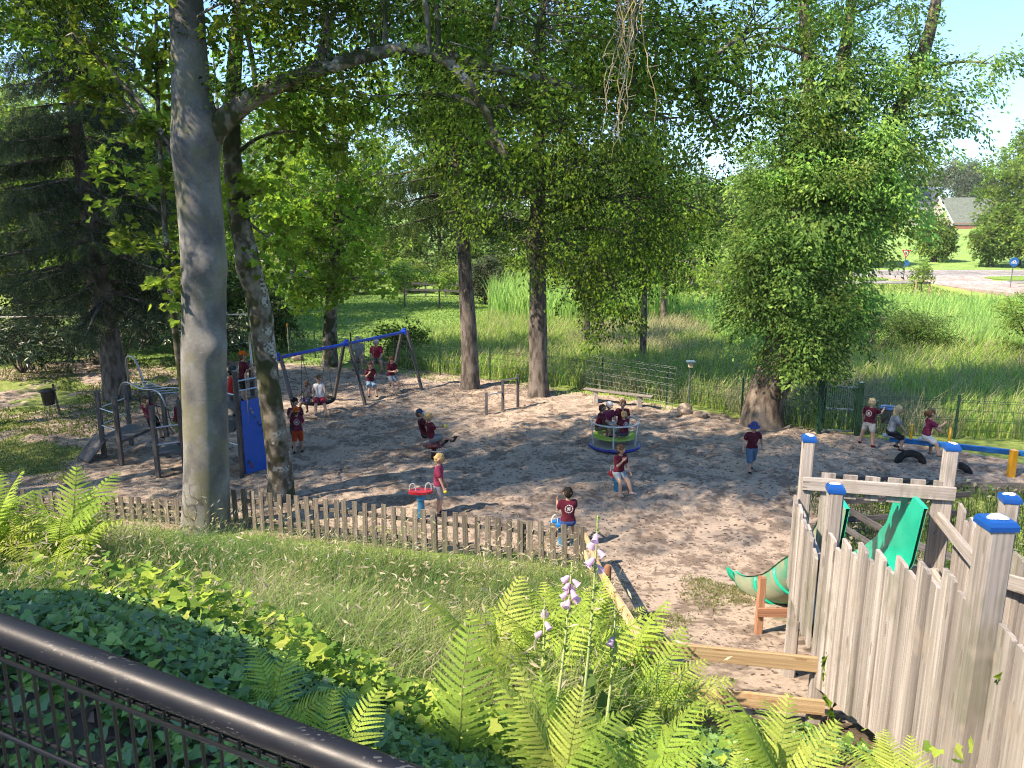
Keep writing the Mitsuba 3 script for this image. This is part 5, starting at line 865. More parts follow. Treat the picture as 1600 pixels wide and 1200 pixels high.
    if hat is not None:
        c0 = [hull(S(hc + hu * .030 - hf * .004, hd * 1.06), S(hc + hu * .045, hd * .92))]; cap = union(c0).trim_by_plane(tuple(unit(hu * 1.0 - hf * .1)), float(W(hc + hu * .03) @ unit(hu * 1.0 - hf * .1)))
        hk = part(k, 'hat'); put(hk, cap, 'm_cloth', smooth=40, col=hat)
        bc = W(hc + hu * .032)
        if brim == 'bucket':
            a = np.linspace(0, 2 * np.pi, 25)[:-1]; r0, r1 = hd * 1.0 * s, hd * 1.5 * s; V = np.vstack([bc + r0 * (np.cos(a)[:, None] * hr + np.sin(a)[:, None] * hf), bc - hu * .03 * s + r1 * (np.cos(a)[:, None] * hr + np.sin(a)[:, None] * hf)]); i_ = np.arange(24)
            put(part(hk, 'brim'), (np.vstack([V, V - hu * .006 * s]), np.vstack([np.stack([i_, (i_ + 1) % 24, (i_ + 1) % 24 + 24, i_ + 24], 1), np.stack([i_ + 72, (i_ + 1) % 24 + 72, (i_ + 1) % 24 + 48, i_ + 48], 1), np.stack([i_ + 24, (i_ + 1) % 24 + 24, (i_ + 1) % 24 + 72, i_ + 72], 1)])), 'm_cloth', col=hat)
        elif brim is not None:
            a = np.linspace(-1.1, 1.1, 9); V = [bc + hf * hatdir * hd * .3 * s]; 
            for t_ in a: V.append(bc + s * (hf * hatdir * math.cos(t_) * hd * (1.0 + .75 * math.cos(t_)) + hr * math.sin(t_) * hd * 1.02 - hu * .012 * math.cos(t_)))
            V = np.array(V); F = [(0, i_, i_ + 1) for i_ in range(1, 9)]; V2 = np.vstack([V, V - hu * .008 * s]); F2 = F + [(a_ + 10, c_ + 10, b_ + 10) for a_, b_, c_ in F] + [(i_, i_ + 10, i_ + 11) for i_ in range(1, 9)] + [(i_, i_ + 11, i_ + 1) for i_ in range(1, 9)]
            put(part(hk, 'brim'), (V2, F2), 'm_cloth', col=brim)
    if logo:
        c = W(sh - tu * .085); vv = np.array(shm.vertices); b = B()
        def onback(a_, b_):
            p = c + rt * a_ * s + tu * b_ * s; rel = vv - p; lat = np.linalg.norm(rel - np.outer(rel @ tf, tf), axis=1); m = lat < .03 * s; dpt = (rel @ tf)[m].min() if m.any() else -.085 * s
            return p + tf * (dpt - .006 * s)
        for r0, r1, n_ in ((.048, .066, 14), (0.0, .034, 9)):
            for q in range(n_):
                t0, t1 = 2 * np.pi * q / n_, 2 * np.pi * (q + (.62 if r0 else .8)) / n_; rr = r1 if r0 else r1 * (.72 + .28 * (q % 2))
                V = [onback(r_ * math.cos(t_), r_ * math.sin(t_)) for r_, t_ in ((r0, t0), (rr, t0), (rr, t1), (r0, t1))]; b.add(V, [(0, 1, 2), (0, 2, 3)], None, (.72, .70, .70))
        put(part(k, 'shirt_print', 'white round print on the back of the shirt'), b, 'm_rough')
    if hold: 
        v, f = blob(W(J[hold[0]][2] + J[hold[0]][3] * .07), (.028 * s * hold[2],) * 3, 4, .2); put(part(k, hold[3]), (v, f), 'm_gloss', smooth=True, col=hold[1])
    return k
G = ground; Zg = lambda x, y: at(x, y)
# 1 walking boy, bucket hat
person('child in a blue bucket hat, maroon shirt and long denim shorts walking with spread arms', Zg(6.18, 18.96), 172, 1.33, 'brown', (.10, .012, .028), DEN, lean=3, legs=((22, 5, 8), (-18, 5, 10)), arms=((14, 34, 12, 0), (-16, 36, 10, 0)), hat=(.06, .085, .28), brim='bucket', shortlen=1.02, logo=False, head=(8, 0))
person('blond child in a maroon shirt with a round back print striding towards the litter bin', Zg(10.15, 21.05), 52, 1.38, 'light', MAR, (.55, .52, .50), (.12, .02, .03), lean=2, legs=((-4, 14, 4), (6, 20, 10)), arms=((55, 14, 60, 10), (8, 24, 40, 0)), shortlen=.55)
sx = unit(e1 - e0); q0 = e0 + sx * .0; q1 = e0 + sx * .86
person('long haired blond child in a grey blue shirt at the rear of the seesaw', (q0[0], q0[1], 0), 103, 1.40, 'light', (.24, .27, .32), (.02, .02, .026), (.06, .04, .03), lean=14, legs=((66, 14, 74), (62, 16, 70)), arms=((42, 8, 10, 6), (42, 8, 10, 6)), seat=.66, long=True, logo=False, shortlen=.9)
person('child with a ponytail in a pink shirt and white shorts behind the yellow seesaw handle', (q1[0], q1[1], 0), 103, 1.34, 'brown', (.20, .025, .075), (.72, .72, .74), (.25, .18, .13), lean=6, legs=((52, 14, 40), (40, 14, 40)), arms=((60, 6, 66, 26), (38, 10, 30, 6)), seat=.66, ponytail=True, shortlen=.7)
person('boy with an orange cap worn backwards, maroon shirt and orange shorts, seen from behind', Zg(-5.98, 20.6), -12, 1.28, 'brown', (.17, .022, .055), (.55, .07, .02), lean=2, legs=((6, 4, 4), (-8, 5, 6)), arms=((30, 10, 70, 20), (30, 10, 60, 20)), hat=(.70, .13, .02), brim=(.70, .13, .02), hatdir=-1)
person('dark haired boy, hand at his mouth, facing the boy with the orange cap', Zg(-6.12, 21.0), 165, 1.42, 'black', (.12, .018, .045), (.05, .05, .06), skin=1, legs=((0, 4, 2), (4, 4, 4)), arms=((40, 10, 105, 25), (12, 12, 50, 10)), logo=False)
person('blond boy in a pinkish maroon shirt standing with bowed head by the red rocking seat', Zg(-1.62, 16.0), 92, 1.40, 'blond', PINK, (.33, .34, .38), lean=3, legs=((10, 4, 26), (2, 4, 2)), arms=((14, 6, 10, 0), (8, 6, 20, 5)), head=(26, 0), hold=(0, (.75, .55, .03), 1.0, 'yellow_toy'))
person('girl in a maroon shirt and denim shorts sitting on the red rocking seat', Zg(2.52, 17.28), 152, 1.30, 'brown', MAR, (.30, .36, .42), (.50, .40, .38), lean=8, legs=((58, 12, 46), (56, 8, 34)), arms=((40, 8, 118, 30), (18, 8, 30, 0)), seat=.44, logo=False, shortlen=.55, ponytail=True)
person('dark haired boy on the blue rocking seat, back turned with a round shirt print', Zg(1.10, 14.15), -6, 1.30, 'black', (.11, .014, .032), (.04, .09, .28), skin=1, lean=3, legs=((70, 14, 75), (70, 18, 70)), arms=((38, 8, 40, 10), (30, 16, 108, 10)), seat=.50, head=(4, -12))
person('child in a blue and white cap on the far side of the spinner', Zg(-2.42, 20.45), 84, 1.34, 'brown', (.085, .010, .022), (.03, .03, .04), lean=-14, legs=((80, 8, 26), (74, 10, 30)), arms=((30, 6, 30, 6), (30, 6, 30, 6)), seat=.45, hat=(.03, .06, .12), brim=(.55, .65, .75), logo=False)
person('fair haired child lying back on the near side of the spinner with raised feet', Zg(-2.18, 20.05), 76, 1.34, 'blond', (.12, .014, .032), (.22, .24, .27), lean=-8, legs=((98, 6, 28), (92, 8, 30)), arms=((44, 6, 40, 6), (40, 6, 44, 6)), seat=.45, head=(10, 0), hold=(1, (.70, .70, .04), 1.5, 'yellow_ball'))
def ride(a_, r=.50): return (CC[0] + r * math.cos(a_), CC[1] + r * math.sin(a_), 0)
person('dark haired child in a maroon shirt at the left side of the carousel', ride(2.9), 95, 1.30, 'brown', MAR, (.16, .18, .10), lean=14, legs=((100, 6, 80), (100, 6, 80)), arms=((55, 6, 20, 10), (50, 8, 20, 10)), seat=.385, logo=False)
person('child in a white cap and pink shirt at the back left of the carousel', ride(1.9), 165, 1.32, 'blond', PINK, (.5, .4, .35), lean=12, legs=((84, 8, 84), (84, 8, 84)), arms=((45, 8, 30, 10), (45, 8, 30, 10)), seat=.385, hat=(.78, .80, .80), brim=(.75, .45, .28), logo=False, head=(14, 0))
person('curly brown haired child in a maroon shirt at the back right of the carousel', ride(1.0), 190, 1.42, 'brown', MAR, (.05, .06, .09), lean=6, legs=((84, 8, 84), (84, 8, 84)), arms=((40, 16, 60, 0), (45, 8, 100, 25)), seat=.385, logo=False)
person('small blond child on the near side of the carousel, back turned', ride(-1.15), -25, 1.18, 'blond', MAR, (.07, .08, .12), lean=4, legs=((84, 8, 84), (84, 8, 84)), arms=((50, 8, 30, 0), (50, 8, 30, 10)), seat=.385)
person('small dark child in a grey shirt sitting low on the nest swing', NC + [-.30, -.18, 0], 190, 1.12, 'brown', (.16, .16, .17), (.12, .10, .22), skin=2, lean=-4, legs=((70, 10, 60), (70, 10, 66)), arms=((30, 14, 40, 10), (30, 14, 40, 10)), seat=.47, logo=False)
person('child in a white tank top and red shorts sitting on the nest swing', NC + [.15, -.28, 0], 165, 1.42, 'brown', (.78, .78, .80), (.30, .03, .06), (.55, .42, .36), lean=-6, legs=((66, 10, 34), (62, 12, 30)), arms=((24, 18, 30, 10), (36, 10, 14, 0)), seat=.50, logo=False, sleeves=0)
person('child in a maroon shirt and blue shorts on the belt swing by the middle legs', SS[0], 158, 1.38, 'brown', (.10, .012, .028), (.20, .30, .42), lean=2, legs=((62, 8, 50), (58, 8, 44)), arms=((36, 8, 100, 24), (20, 8, 90, 12)), seat=.49, logo=False)
person('girl in a maroon shirt looking at her hands on the right belt swing', SS[1], 140, 1.42, 'brown', (.12, .014, .032), (.26, .32, .40), (.55, .55, .55), lean=8, legs=((60, 8, 36), (58, 8, 34)), arms=((34, 8, 70, 24), (34, 8, 70, 24)), seat=.49, logo=False, head=(22, 0), long=True)
person('adult in a grey shirt and pale brimmed hat sitting on the bench', at(-6.45, 31.85), 175, 1.72, 'brown', (.34, .37, .38), (.40, .33, .26), (.20, .15, .12), lean=12, legs=((80, 10, 84), (80, 10, 84)), arms=((34, 10, 50, 12), (34, 10, 50, 12)), seat=.47, hat=(.55, .50, .42), brim='bucket', logo=False, adult=True)
person('adult in a red shirt and a white cap leaning forward on the bench', at(-5.65, 31.58), 172, 1.74, 'brown', (.42, .03, .07), (.22, .20, .15), (.12, .10, .09), lean=26, legs=((80, 10, 84), (80, 10, 84)), arms=((50, 10, 50, 14), (50, 10, 50, 14)), seat=.47, hat=(.70, .70, .68), brim=(.5, .5, .5), logo=False, adult=True)
person('boy in an orange cap and black shorts standing above the blue climbing wall', (-7.0, 19.5, 1.7), 62, 1.30, 'brown', (.11, .014, .032), BLK, lean=4, arms=((50, 10, 60, 5), (50, 14, 60, 5)), hat=(.75, .14, .015), brim=(.75, .14, .015))
person('boy in a red tank top and dark cap climbing beside the steel arch', (-7.42, 19.75, 1.2), 60, 1.36, 'black', (.55, .03, .03), (.24, .24, .26), skin=1, lean=8, legs=((58, 8, 78), (10, 6, 6)), arms=((118, 10, 20, 0), (90, 10, 40, 0)), hat=(.05, .07, .10), brim=(.4, .42, .45), sleeves=0, logo=False)
person('child in a pink and maroon top lying in the rope net of the climbing frame', (-10.0, 20.62, 0), 125, 1.25, 'brown', (.26, .035, .08), BLK, lean=-30, legs=((40, 8, 30), (30, 8, 20)), arms=((70, 10, 40, 0), (70, 10, 40, 0)), seat=.85, logo=False)
person('child in olive shorts bending under the ladder bars, arm over the head', (-8.72, 19.35, .58), 115, 1.34, 'brown', MAR, (.22, .24, .10), (.03, .05, .07), lean=20, legs=((34, 8, 50), (10, 8, 20)), arms=((140, 10, 70, 20), (130, 10, 60, 10)), logo=False)
# ------------------------------------------------------------------ wooden tower with slide
GW = 'm_wood_grey'
tw = thing('play_tower', 'weathered grey wooden play tower with blue capped posts and a plank walled bridge', 'play tower')
Q1, Q3, Q2, Q5, Q4 = (3.10, 7.70), (4.42, 7.40), (2.76, 6.20), (4.10, 5.97), (2.76, 4.10)
tdx = unit(np.array([Q3[0] - Q1[0], Q3[1] - Q1[1], 0])); tdy = np.array([-tdx[1], tdx[0], 0])
rng = np.random.default_rng(17)
def tpost(p, zt, w=.125, up=tdy):
    g_ = float(ground(*p)) - .3; put(part(tw, 'post'), beam([*p, g_], [*p, zt], w, w, up=up, ch=.014), GW)
    h_ = w / 2 + .008; m = m3.Manifold.hull_points(np.array([[sx_ * q, sy_ * q, z_] for q, z_ in ((h_, 0), (h_, .028), (h_ * .86, .052), (h_ * .45, .066)) for sx_ in (-1, 1) for sy_ in (-1, 1)]))
    M = np.eye(4); M[:3, 0], M[:3, 1], M[:3, 3] = np.cross(up, [0, 0, 1.0]), up, (*p, zt - .012); mm = m.to_mesh(); t = trimesh.Trimesh(mm.vert_properties[:, :3], mm.tri_verts); t.apply_transform(M)
    k = part(tw, 'post_cap', 'blue plastic post cap'); put(k, t, 'm_gloss', col=(.012, .085, .36), smooth=25)
    a = np.linspace(0, 2 * np.pi, 19)[:-1]; r = w * .34 * (1 + .16 * np.sin(a * 2 + p[0] * 5) + .10 * np.sin(a * 3 + p[1]) + .05 * np.sin(a * 7)); off2 = np.array([.012 * math.sin(p[0] * 9), .012 * math.cos(p[1] * 7)])
    V = np.vstack([[*off2, 0]] + [np.stack([off2[0] + r * q * np.cos(a), off2[1] + r * q * np.sin(a), 0 * a], 1) for q in (.3, .55, .75, .9, 1)]); V[:, 2] = np.interp(np.maximum(np.abs(V[:, 0]), np.abs(V[:, 1])) / h_, [.45, .86, 1], [.066, .052, .028]) + .0022
    F = [(0, 1 + i_, 1 + (i_ + 1) % 18) for i_ in range(18)] + [t3 for r_ in range(4) for i_ in range(18) for t3 in ((1 + 18 * r_ + i_, 19 + 18 * r_ + i_, 19 + 18 * r_ + (i_ + 1) % 18), (1 + 18 * r_ + i_, 19 + 18 * r_ + (i_ + 1) % 18, 1 + 18 * r_ + (i_ + 1) % 18))]
    put(part(k, 'worn_patch', 'whitish worn patch on the cap'), (V @ M[:3, :3].T + M[:3, 3], F), 'm_rough', col=(.62, .64, .70))
for p_, z_ in ((Q1, 4.20), (Q3, 4.20), (Q2, 4.20), (Q5, 4.20)): tpost(p_, z_)
tpost(Q4, 4.77, .15, np.array([0, 1.0, 0]))
A3, B3 = np.array([*Q1, 0]), np.array([*Q3, 0])
def rail_(p, q, w, h, mat=GW, nm='rail'): put(part(tw, nm), beam(p, q, w, h, ch=.008), mat)
o_ = -tdy * .085
rail_(A3 + o_ - tdx * .04 + [0, 0, 3.745], B3 + o_ + tdx * .06 + [0, 0, 3.745], .035, .145)
for k in range(6):
    t_ = .16 + k * .158; c = A3 + (B3 - A3) * t_ - tdy * .045; z0 = 2.55 if k in (0, 5) else 3.60
    put(part(tw, 'plank'), prism([(-.068, z0), (.068, z0), (.068, 3.86 + rng.normal(0, .004)), (-.068, 3.86 + rng.normal(0, .004))], .03, [c[0], c[1], 0], tdx, (0, 0, 1)), GW)
    if k in (0, 5):
        for zz in (3.3, 2.95): put(part(tw, 'bolt'), hull(*[(*(c - tdy * .02 + [0, 0, zz]), .014)]), 'm_steel', smooth=True)
rail_(B3 - tdx * .33 + o_ + [0, 0, 2.86], B3 + o_ + [0, 0, 2.86], .05, .13)
def wall(p, q, zt, zb, n, alt, off, gap=.012, th=.028, w=None):
    p, q = np.array(p, float), np.array(q, float); d = (q - p) / n; L = np.linalg.norm(d); u_ = np.r_[d / L, 0]; nn = np.cross(u_, [0, 0, 1.0])
    for k in range(n):
        t_ = (k + .5) / n; c = p + (q - p) * t_; a_ = alt if k % 2 else 0; ww = (w or L) / 2 - gap / 2; z1 = zt[0] + (zt[1] - zt[0]) * t_ - a_ + rng.normal(0, .008); z0 = zb[0] + (zb[1] - zb[0]) * t_ + rng.normal(0, .006)
        sl = (zt[1] - zt[0]) / (np.linalg.norm(q - p)) * ww; s0 = (zb[1] - zb[0]) / (np.linalg.norm(q - p)) * ww
        put(part(tw, 'plank'), prism([(-ww, z0 - s0), (ww, z0 + s0), (ww + rng.normal(0, .001), z1 + sl * .2 - .01), (ww - .02, z1 + .012), (-ww, z1 + .03)], th, [*(c + nn[:2] * (off - (.018 if k % 2 else 0) + rng.normal(0, .003))), 0], u_, (0, 0, 1)), GW)
# left side panel of the tower, outside the posts
wall((3.06, 7.62), (2.76, 6.28), (3.60, 3.62), (2.60, 2.66), 8, .10, .085)
for z in (3.42, 2.78): rail_([3.06, 7.66, z], [2.73, 6.20, z], .045, .11)
# wall of the bridge
wall((2.71, 6.13), (2.71, 4.17), (3.79, 4.36), (2.38, 2.93), 14, .11, .0)
for z0, z1 in ((3.50, 4.06), (2.72, 3.26)): rail_([2.75, 6.1, z0], [2.75, 4.15, z1], .045, .12)
wall((2.80, 4.0), (2.80, 2.7), (4.16, 4.5), (3.0, 3.5), 9, .09, .0); rail_([2.85, 4.02, 3.95], [2.85, 2.7, 4.3], .045, .12)
# right side
wall((4.46, 7.30), (4.14, 6.05), (3.62, 3.62), (2.60, 2.66), 7, .10, -.05)
for z in (3.47, 2.86): rail_([4.36, 7.36, z], [4.05, 6.0, z], .045, .13)
wall((4.12, 5.9), (4.12, 3.6), (3.72, 4.4), (2.4, 3.1), 16, .10, -.03)
for z0, z1 in ((3.52, 4.2), (2.8, 3.4)): rail_([4.06, 5.92, z0], [4.06, 3.6, z1], .045, .13)
for k in range(11):
    t_ = (k + .5) / 11; a_, b_ = np.array([3.08, 7.62, 2.66]), np.array([2.80, 6.16, 2.66]); c = a_ + (b_ - a_) * t_; put(part(tw, 'deck_plank'), beam(c, c + tdx * 1.3, .125, .035), GW)
for k in range(18):
    y = 6.05 - k * .14; put(part(tw, 'deck_plank'), beam([2.79, y, 2.68 + .286 * (6.05 - y)], [4.02, y, 2.68 + .286 * (6.05 - y)], .13, .03, up=(0, .27, .96)), GW)
for x in (2.95, 3.85): rail_([x, 6.15, 2.55], [x, 3.5, 3.30], .06, .14, nm='joist')
# slide
sd_ = thing('slide', 'green plastic half pipe slide running from the tower down to the sand', 'slide')
yz = np.array([(7.28, 2.76), (7.60, 2.75), (7.9, 2.62), (8.3, 2.36), (9.0, 1.90), (9.9, 1.30), (10.5, .84), (11.0, .54), (11.4, .37), (11.7, .33)])
sp = smooth_path(np.c_[[3.69, 3.75, 3.82, 3.92, 4.08, 4.20, 4.22, 4.18, 4.12, 4.08], yz], 120); tg = unit(np.gradient(sp, axis=0)); n_ = unit(np.cross(np.array([1.0, 0, 0]), tg))
def shell(r, side, i0, i1, lip=0.0):
    V = []; th = np.linspace(-np.pi, 0, 15)
    for i_ in range(i0, i1):
        h_ = side[i_]; prof = [(-r - lip, h_), (-r, h_), (-r, h_ * .5 + .0)] + [(r * math.cos(t_), r * .78 * math.sin(t_)) for t_ in th] + [(r, h_ * .5), (r, h_), (r + lip, h_)]
        for x_, z_ in prof: V.append(sp[i_] + np.array([1.0, 0, 0]) * x_ + n_[i_] * (z_ + .30))
    m = 21; n2 = i1 - i0; i_, j_ = np.meshgrid(np.arange(n2 - 1), np.arange(m - 1), indexing='ij'); return np.array(V), np.stack([i_ * m + j_, i_ * m + j_ + 1, (i_ + 1) * m + j_ + 1, (i_ + 1) * m + j_], -1).reshape(-1, 4)
side = np.interp(sp[:, 1], [7.28, 7.58, 7.63, 7.72, 7.80, 8.1, 12.2], [.62, .62, .42, .27, .20, .12, .12]); R_ = .365
b = B(); v, f = shell(R_, side, 0, 120, .045); b.add(v, f); put(part(sd_, 'chute'), b, 'm_slide', smooth=40)
b = B(); v, f = shell(R_ + .035, side - .012, 0, 120, .01); b.add(v, f); put(part(sd_, 'underside', 'weathered pale underside of the chute'), b, 'm_slide_old', smooth=40)
for i_ in (33, 54, 76, 98):
    t_ = np.linspace(-np.pi - .25, .25, 18); c = sp[i_] + n_[i_] * .30
    put(part(sd_, 'collar'), tube(np.array([c + np.array([1.0, 0, 0]) * (R_ + .05) * math.cos(q) + n_[i_] * (R_ * .78 + .05) * math.sin(q) for q in t_]), .024, 8), 'm_slide', smooth=True)
t_ = np.linspace(-np.pi, 0, 16); c = sp[-1] + n_[-1] * .30; V = []
for dy, rr in ((0, R_), (.10, R_ + .02), (.18, R_ + .10), (.19, R_ + .13), (.18, R_ + .11), (.09, R_ + .05), (0, R_ + .04)):
    for q in t_: V.append(c + [rr * math.cos(q), dy, .78 * rr * math.sin(q) + .10 * dy / .18])
i_, j_ = np.meshgrid(np.arange(6), np.arange(15), indexing='ij'); put(part(sd_, 'exit_lip'), (np.array(V), np.stack([i_ * 16 + j_, i_ * 16 + j_ + 1, (i_ + 1) * 16 + j_ + 1, (i_ + 1) * 16 + j_], -1).reshape(-1, 4)), 'm_slide', smooth=40)
for x in (3.36, 4.62): put(part(sd_, 'support_leg', 'reddish wooden leg'), beam([x, 9.5, float(ground(x, 9.5)) - .2], [x, 9.5, 1.74], .09, .09, up=(0, 1, 0)), 'm_wood_red')
put(part(sd_, 'support_bar', 'reddish wooden cross bar'), beam([3.30, 9.43, 1.26], [4.68, 9.43, 1.26], .04, .13), 'm_wood_red')

# ------------------------------------------------------------------ railing in front
rl = thing('hand_railing', 'black round handrail above wire mesh in front of the ivy bank', 'railing'); r0, r1 = np.array([-.87, 1.18, 5.815]), np.array([-.37, .98, 5.775]); rd = r1 - r0; ru = unit(rd)
put(part(rl, 'handrail'), tube([r0 - rd * 3, r0 - rd, r0, r1, r1 + rd, r1 + rd * 4], .0240, 32), 'm_rail', smooth=True)
KB = (.008, .010, .012)
for dz in (-.050, -.205, -.41, -.62, -.82):
    for s in (-.009, .009):
        n2 = np.cross(ru, [0, 0, 1.0]); put(part(rl, 'wire'), tube([r0 - rd * 3 + [0, 0, dz] + n2 * s, r1 + rd * 4 + [0, 0, dz] + n2 * s], .0042, 8), 'm_gloss', col=KB, smooth=40)
for k in range(-40, 70): c = r0 + ru * (.036 * k); put(part(rl, 'upright_wire'), tube([c + [0, 0, -.035], c + [0, 0, -.95]], .0029, 6), 'm_skin', col=KB, smooth=40)
for k in (-30, 60): c = r0 + ru * (.036 * k); put(part(rl, 'post'), tube([c + [0, 0, -1.15], c], .024, 12), 'm_gloss', col=KB, smooth=40)
# bridge from the path is out of the picture

# ------------------------------------------------------------------ ferns, foxgloves, ivy, grass on the slope
def frond(n=27, droop=.9, seed=0, w=.21, m=9):
    """a frond one unit long growing from the origin along +x, arching"""
    rng = np.random.default_rng(seed); s = np.linspace(0, 1, 30); ang = 1.15 - droop * s ** 1.3; px = np.r_[0, np.cumsum(np.cos(ang[:-1]) / 29)]; pz = np.r_[0, np.cumsum(np.sin(ang[:-1]) / 29)]
    b = B(); v, f = tube_vf(np.stack([px, .02 * np.sin(s * 3 + seed), pz], 1), np.linspace(.007, .002, 30), 5); b.add(v, f, None, (.34, .42, .12))
    for i in range(n):
        t = .13 + .86 * i / n; a0 = np.interp(t, s, ang); o = np.array([np.interp(t, s, px), .02 * math.sin(t * 3 + seed), np.interp(t, s, pz)]); tx = np.array([math.cos(a0), 0, math.sin(a0)]); nz = np.array([-math.sin(a0), 0, math.cos(a0)])
        L = w * min(1, .55 + 1.6 * (t - .13)) * (1 - t) ** .72 * 1.55
        for sd in (-1, 1):
            ax = unit(np.array([0, sd, 0]) * math.cos(.38 + .25 * t) + tx * math.sin(.38 + .25 * t) - nz * .10 + rng.normal(0, .04, 3)); cr = unit(np.cross(nz, ax)); c = np.array([(.42, .55, .10), (.30, .44, .075), (.47, .57, .10), (.36, .50, .09), (.25, .38, .07), (.44, .52, .12)][seed % 6]) * rng.uniform(.8, 1.2); V, F = [], []
            for j in range(m):
                q0, q1 = j / m, (j + 1) / m; l = (1 - q0) ** .6 * .0175 * (.8 + .45 * (1 - t)); bend = lambda q: o + ax * q * L - nz * L * (.26 * q * q)
                for s2 in (-1, 1):
                    k = len(V); V += [bend(q0), bend(q1), bend(q1 + .35 / m) + cr * s2 * l * .86, bend(q0 + .55 / m) + cr * s2 * l]; F += [(k, k + 1, k + 2), (k, k + 2, k + 3)]
            b.add(V, F, None, c)
    return b
FR = [put('tmp', frond(19 + k % 2, [.75, 1.0, 1.25, .55, 1.45, .9][k], k, [.24, .25, .23, .26, .24, .27][k]), 'm_blade') and scene.pop('tmp') for k in range(6)]
def fern(label, x, y, n, L, seed, spread=(.25, .75), az=None, dz=0):
    rng = np.random.default_rng(seed); k = thing('fern', label, 'fern', ); o = at(x, y, dz)
    for i in range(n):
        a = 360 * (i * .382 + rng.uniform(-.06, .06)) if az is None else az[0] + rng.uniform(-az[1], az[1]); l = L * rng.uniform(.72, 1.12); pit = rng.uniform(*spread)
        scene[part(k, 'frond')] = {**FR[rng.integers(0, 6)], 'to_world': T().translate((o + rng.normal(0, .04, 3) * [1, 1, 0]).tolist()).rotate([0, 0, 1], float(a)).rotate([0, 1, 0], float(math.degrees(pit) * .9 - 14)).rotate([1, 0, 0], float(rng.normal(0, 12))).scale(float(l))}
fern('tall sunlit fern at the left edge of the slope, rightmost of the left clump', -6.9, 10.9, 16, 1.7, 1, (-.25, .35)); fern('tall fern clump at the left edge behind the ivy', -7.9, 10.6, 17, 1.7, 2, (-.25, .4)); fern('fern at the left picture edge, in part shade', -8.7, 11.3, 15, 1.6, 3, (-.2, .4)); fern('small fern below the tall left ferns', -6.6, 10.2, 12, 1.1, 31, (0, .6))
fern('large fern under the foxgloves, middle of the slope', .35, 5.7, 14, 1.1, 4, (-.2, .5)); fern('fern right behind the tall foxglove', .85, 6.2, 13, 1.05, 5, (-.1, .5)); fern('fern left of the foxgloves with upright fronds', -.10, 6.4, 13, 1.1, 6, (-.25, .4)); fern('fern in front of the guard rail corner', 1.05, 5.5, 12, .85, 7, (0, .6)); fern('fern among the foxglove leaves', .5, 4.9, 7, .55, 8, (0, .6)); fern('fern below the end of the picket fence', .5, 7.4, 11, 1.0, 32, (-.2, .5)); fern('fern beside the middle of the guard rail', 1.0, 8.0, 10, .85, 33, (-.1, .5)); fern('small fern at the round guard rail post', 1.05, 9.4, 9, .7, 34, (-.1, .5))
fern('single large bright fern frond standing alone at the bottom, left of centre', -.33, 3.45, 1, 1.0, 9, (-.42, -.40), (75, 3)); fern('low dark fern fronds touching the handrail', -.95, 2.75, 5, .42, 10, (.1, .6), (80, 60)); fern('bright fern at the bottom below the foxgloves', .20, 3.3, 7, .72, 11, (-.25, .35), (80, 80)); fern('bright fern spreading at the bottom centre', .62, 3.25, 7, .60, 12, (-.05, .5), (80, 110)); fern('bright fern at the bottom, left of the plank wall', 1.35, 3.3, 7, .62, 13, (-.2, .4), (85, 80)); fern('fern fronds at the foot of the plank wall', 1.95, 3.25, 5, .40, 14, (-.1, .5), (85, 90)); fern('small fern low at the bottom edge beside the handrail', -.75, 2.45, 4, .4, 15, (0, .6), (70, 60)); fern('fern at the bottom edge between the two bright bottom ferns', .98, 2.9, 4, .40, 16, (0, .6), (85, 100))
rng = np.random.default_rng(23)
def foxglove(label, x0, y0, x1, y1, h, bells, seed):
    rng = np.random.default_rng(seed); k = thing('foxglove', label, 'flower'); o = at(x0, y0); e = np.array([x1, y1, o[2] + h]); st = smooth_path([o, (o + e) / 2 + [.02, .01, 0], e], 12); put(part(k, 'stem'), tube(st, np.linspace(.014, .005, 12), 7), 'm_rough', smooth=True, col=(.42, .52, .22))
    pos = lambda t_: np.array([np.interp(t_, np.linspace(0, 1, 12), st[:, i]) for i in range(3)])
    for q in range(bells):
        t_ = .80 + .13 * q / max(bells - 1, 1); c = pos(t_); a = q * 2.4 + seed; d = unit(np.array([math.cos(a), math.sin(a) * .8 - .3, -.85])); pr_ = [(.004, 0), (.011, .010), (.014, .024), (.015, .036), (.020, .046), (.021, .048)]
        v, f = lathe(pr_, (0, 0, 0), 12); z_ = d; x_ = unit(np.cross(z_, [0.3, .2, 1])); M = np.stack([x_, np.cross(z_, x_), z_], 1); put(part(k, 'bell'), (v * rng.uniform(1.15, 1.45) @ M.T + c + unit(d * [1, 1, 0]) * .012, f), 'm_blade', smooth=True, col=(.78, .58, .78))
    lb, n = B(), 46; t_ = np.r_[rng.uniform(.42, .80, n), rng.uniform(.93, 1, 14)]; P = np.array([pos(q) for q in t_]); a = rng.uniform(0, 6.28, len(P)); D = np.stack([np.cos(a), np.sin(a), .5 + 0 * a], 1); leaves(P, D, D[:, [1, 0, 2]] * [1, -1, 1] + [0, 0, 1.0], np.where(t_ > .9, .018, .042), (OVAL[0] * [1, 1.5, 1], OVAL[1]), rng, [(.36, .46, .10), (.42, .50, .13), (.28, .40, .09)], lb); put(part(k, 'seed_capsules', kind='stuff'), lb, 'm_blade')
    lb = B(); n = 9; a = rng.uniform(0, 6.28, n); D = np.stack([np.cos(a), np.sin(a), .35 + 0 * a], 1); leaves(np.array([pos(q) for q in rng.uniform(.02, .3, n)]), D, np.tile([0, 0, 1.0], (n, 1)), .20, (OVAL[0] * [1, .95, 1], OVAL[1]), rng, [(.12, .20, .06), (.15, .24, .07)], lb); put(part(k, 'leaf', kind='stuff'), lb, 'm_leaf')
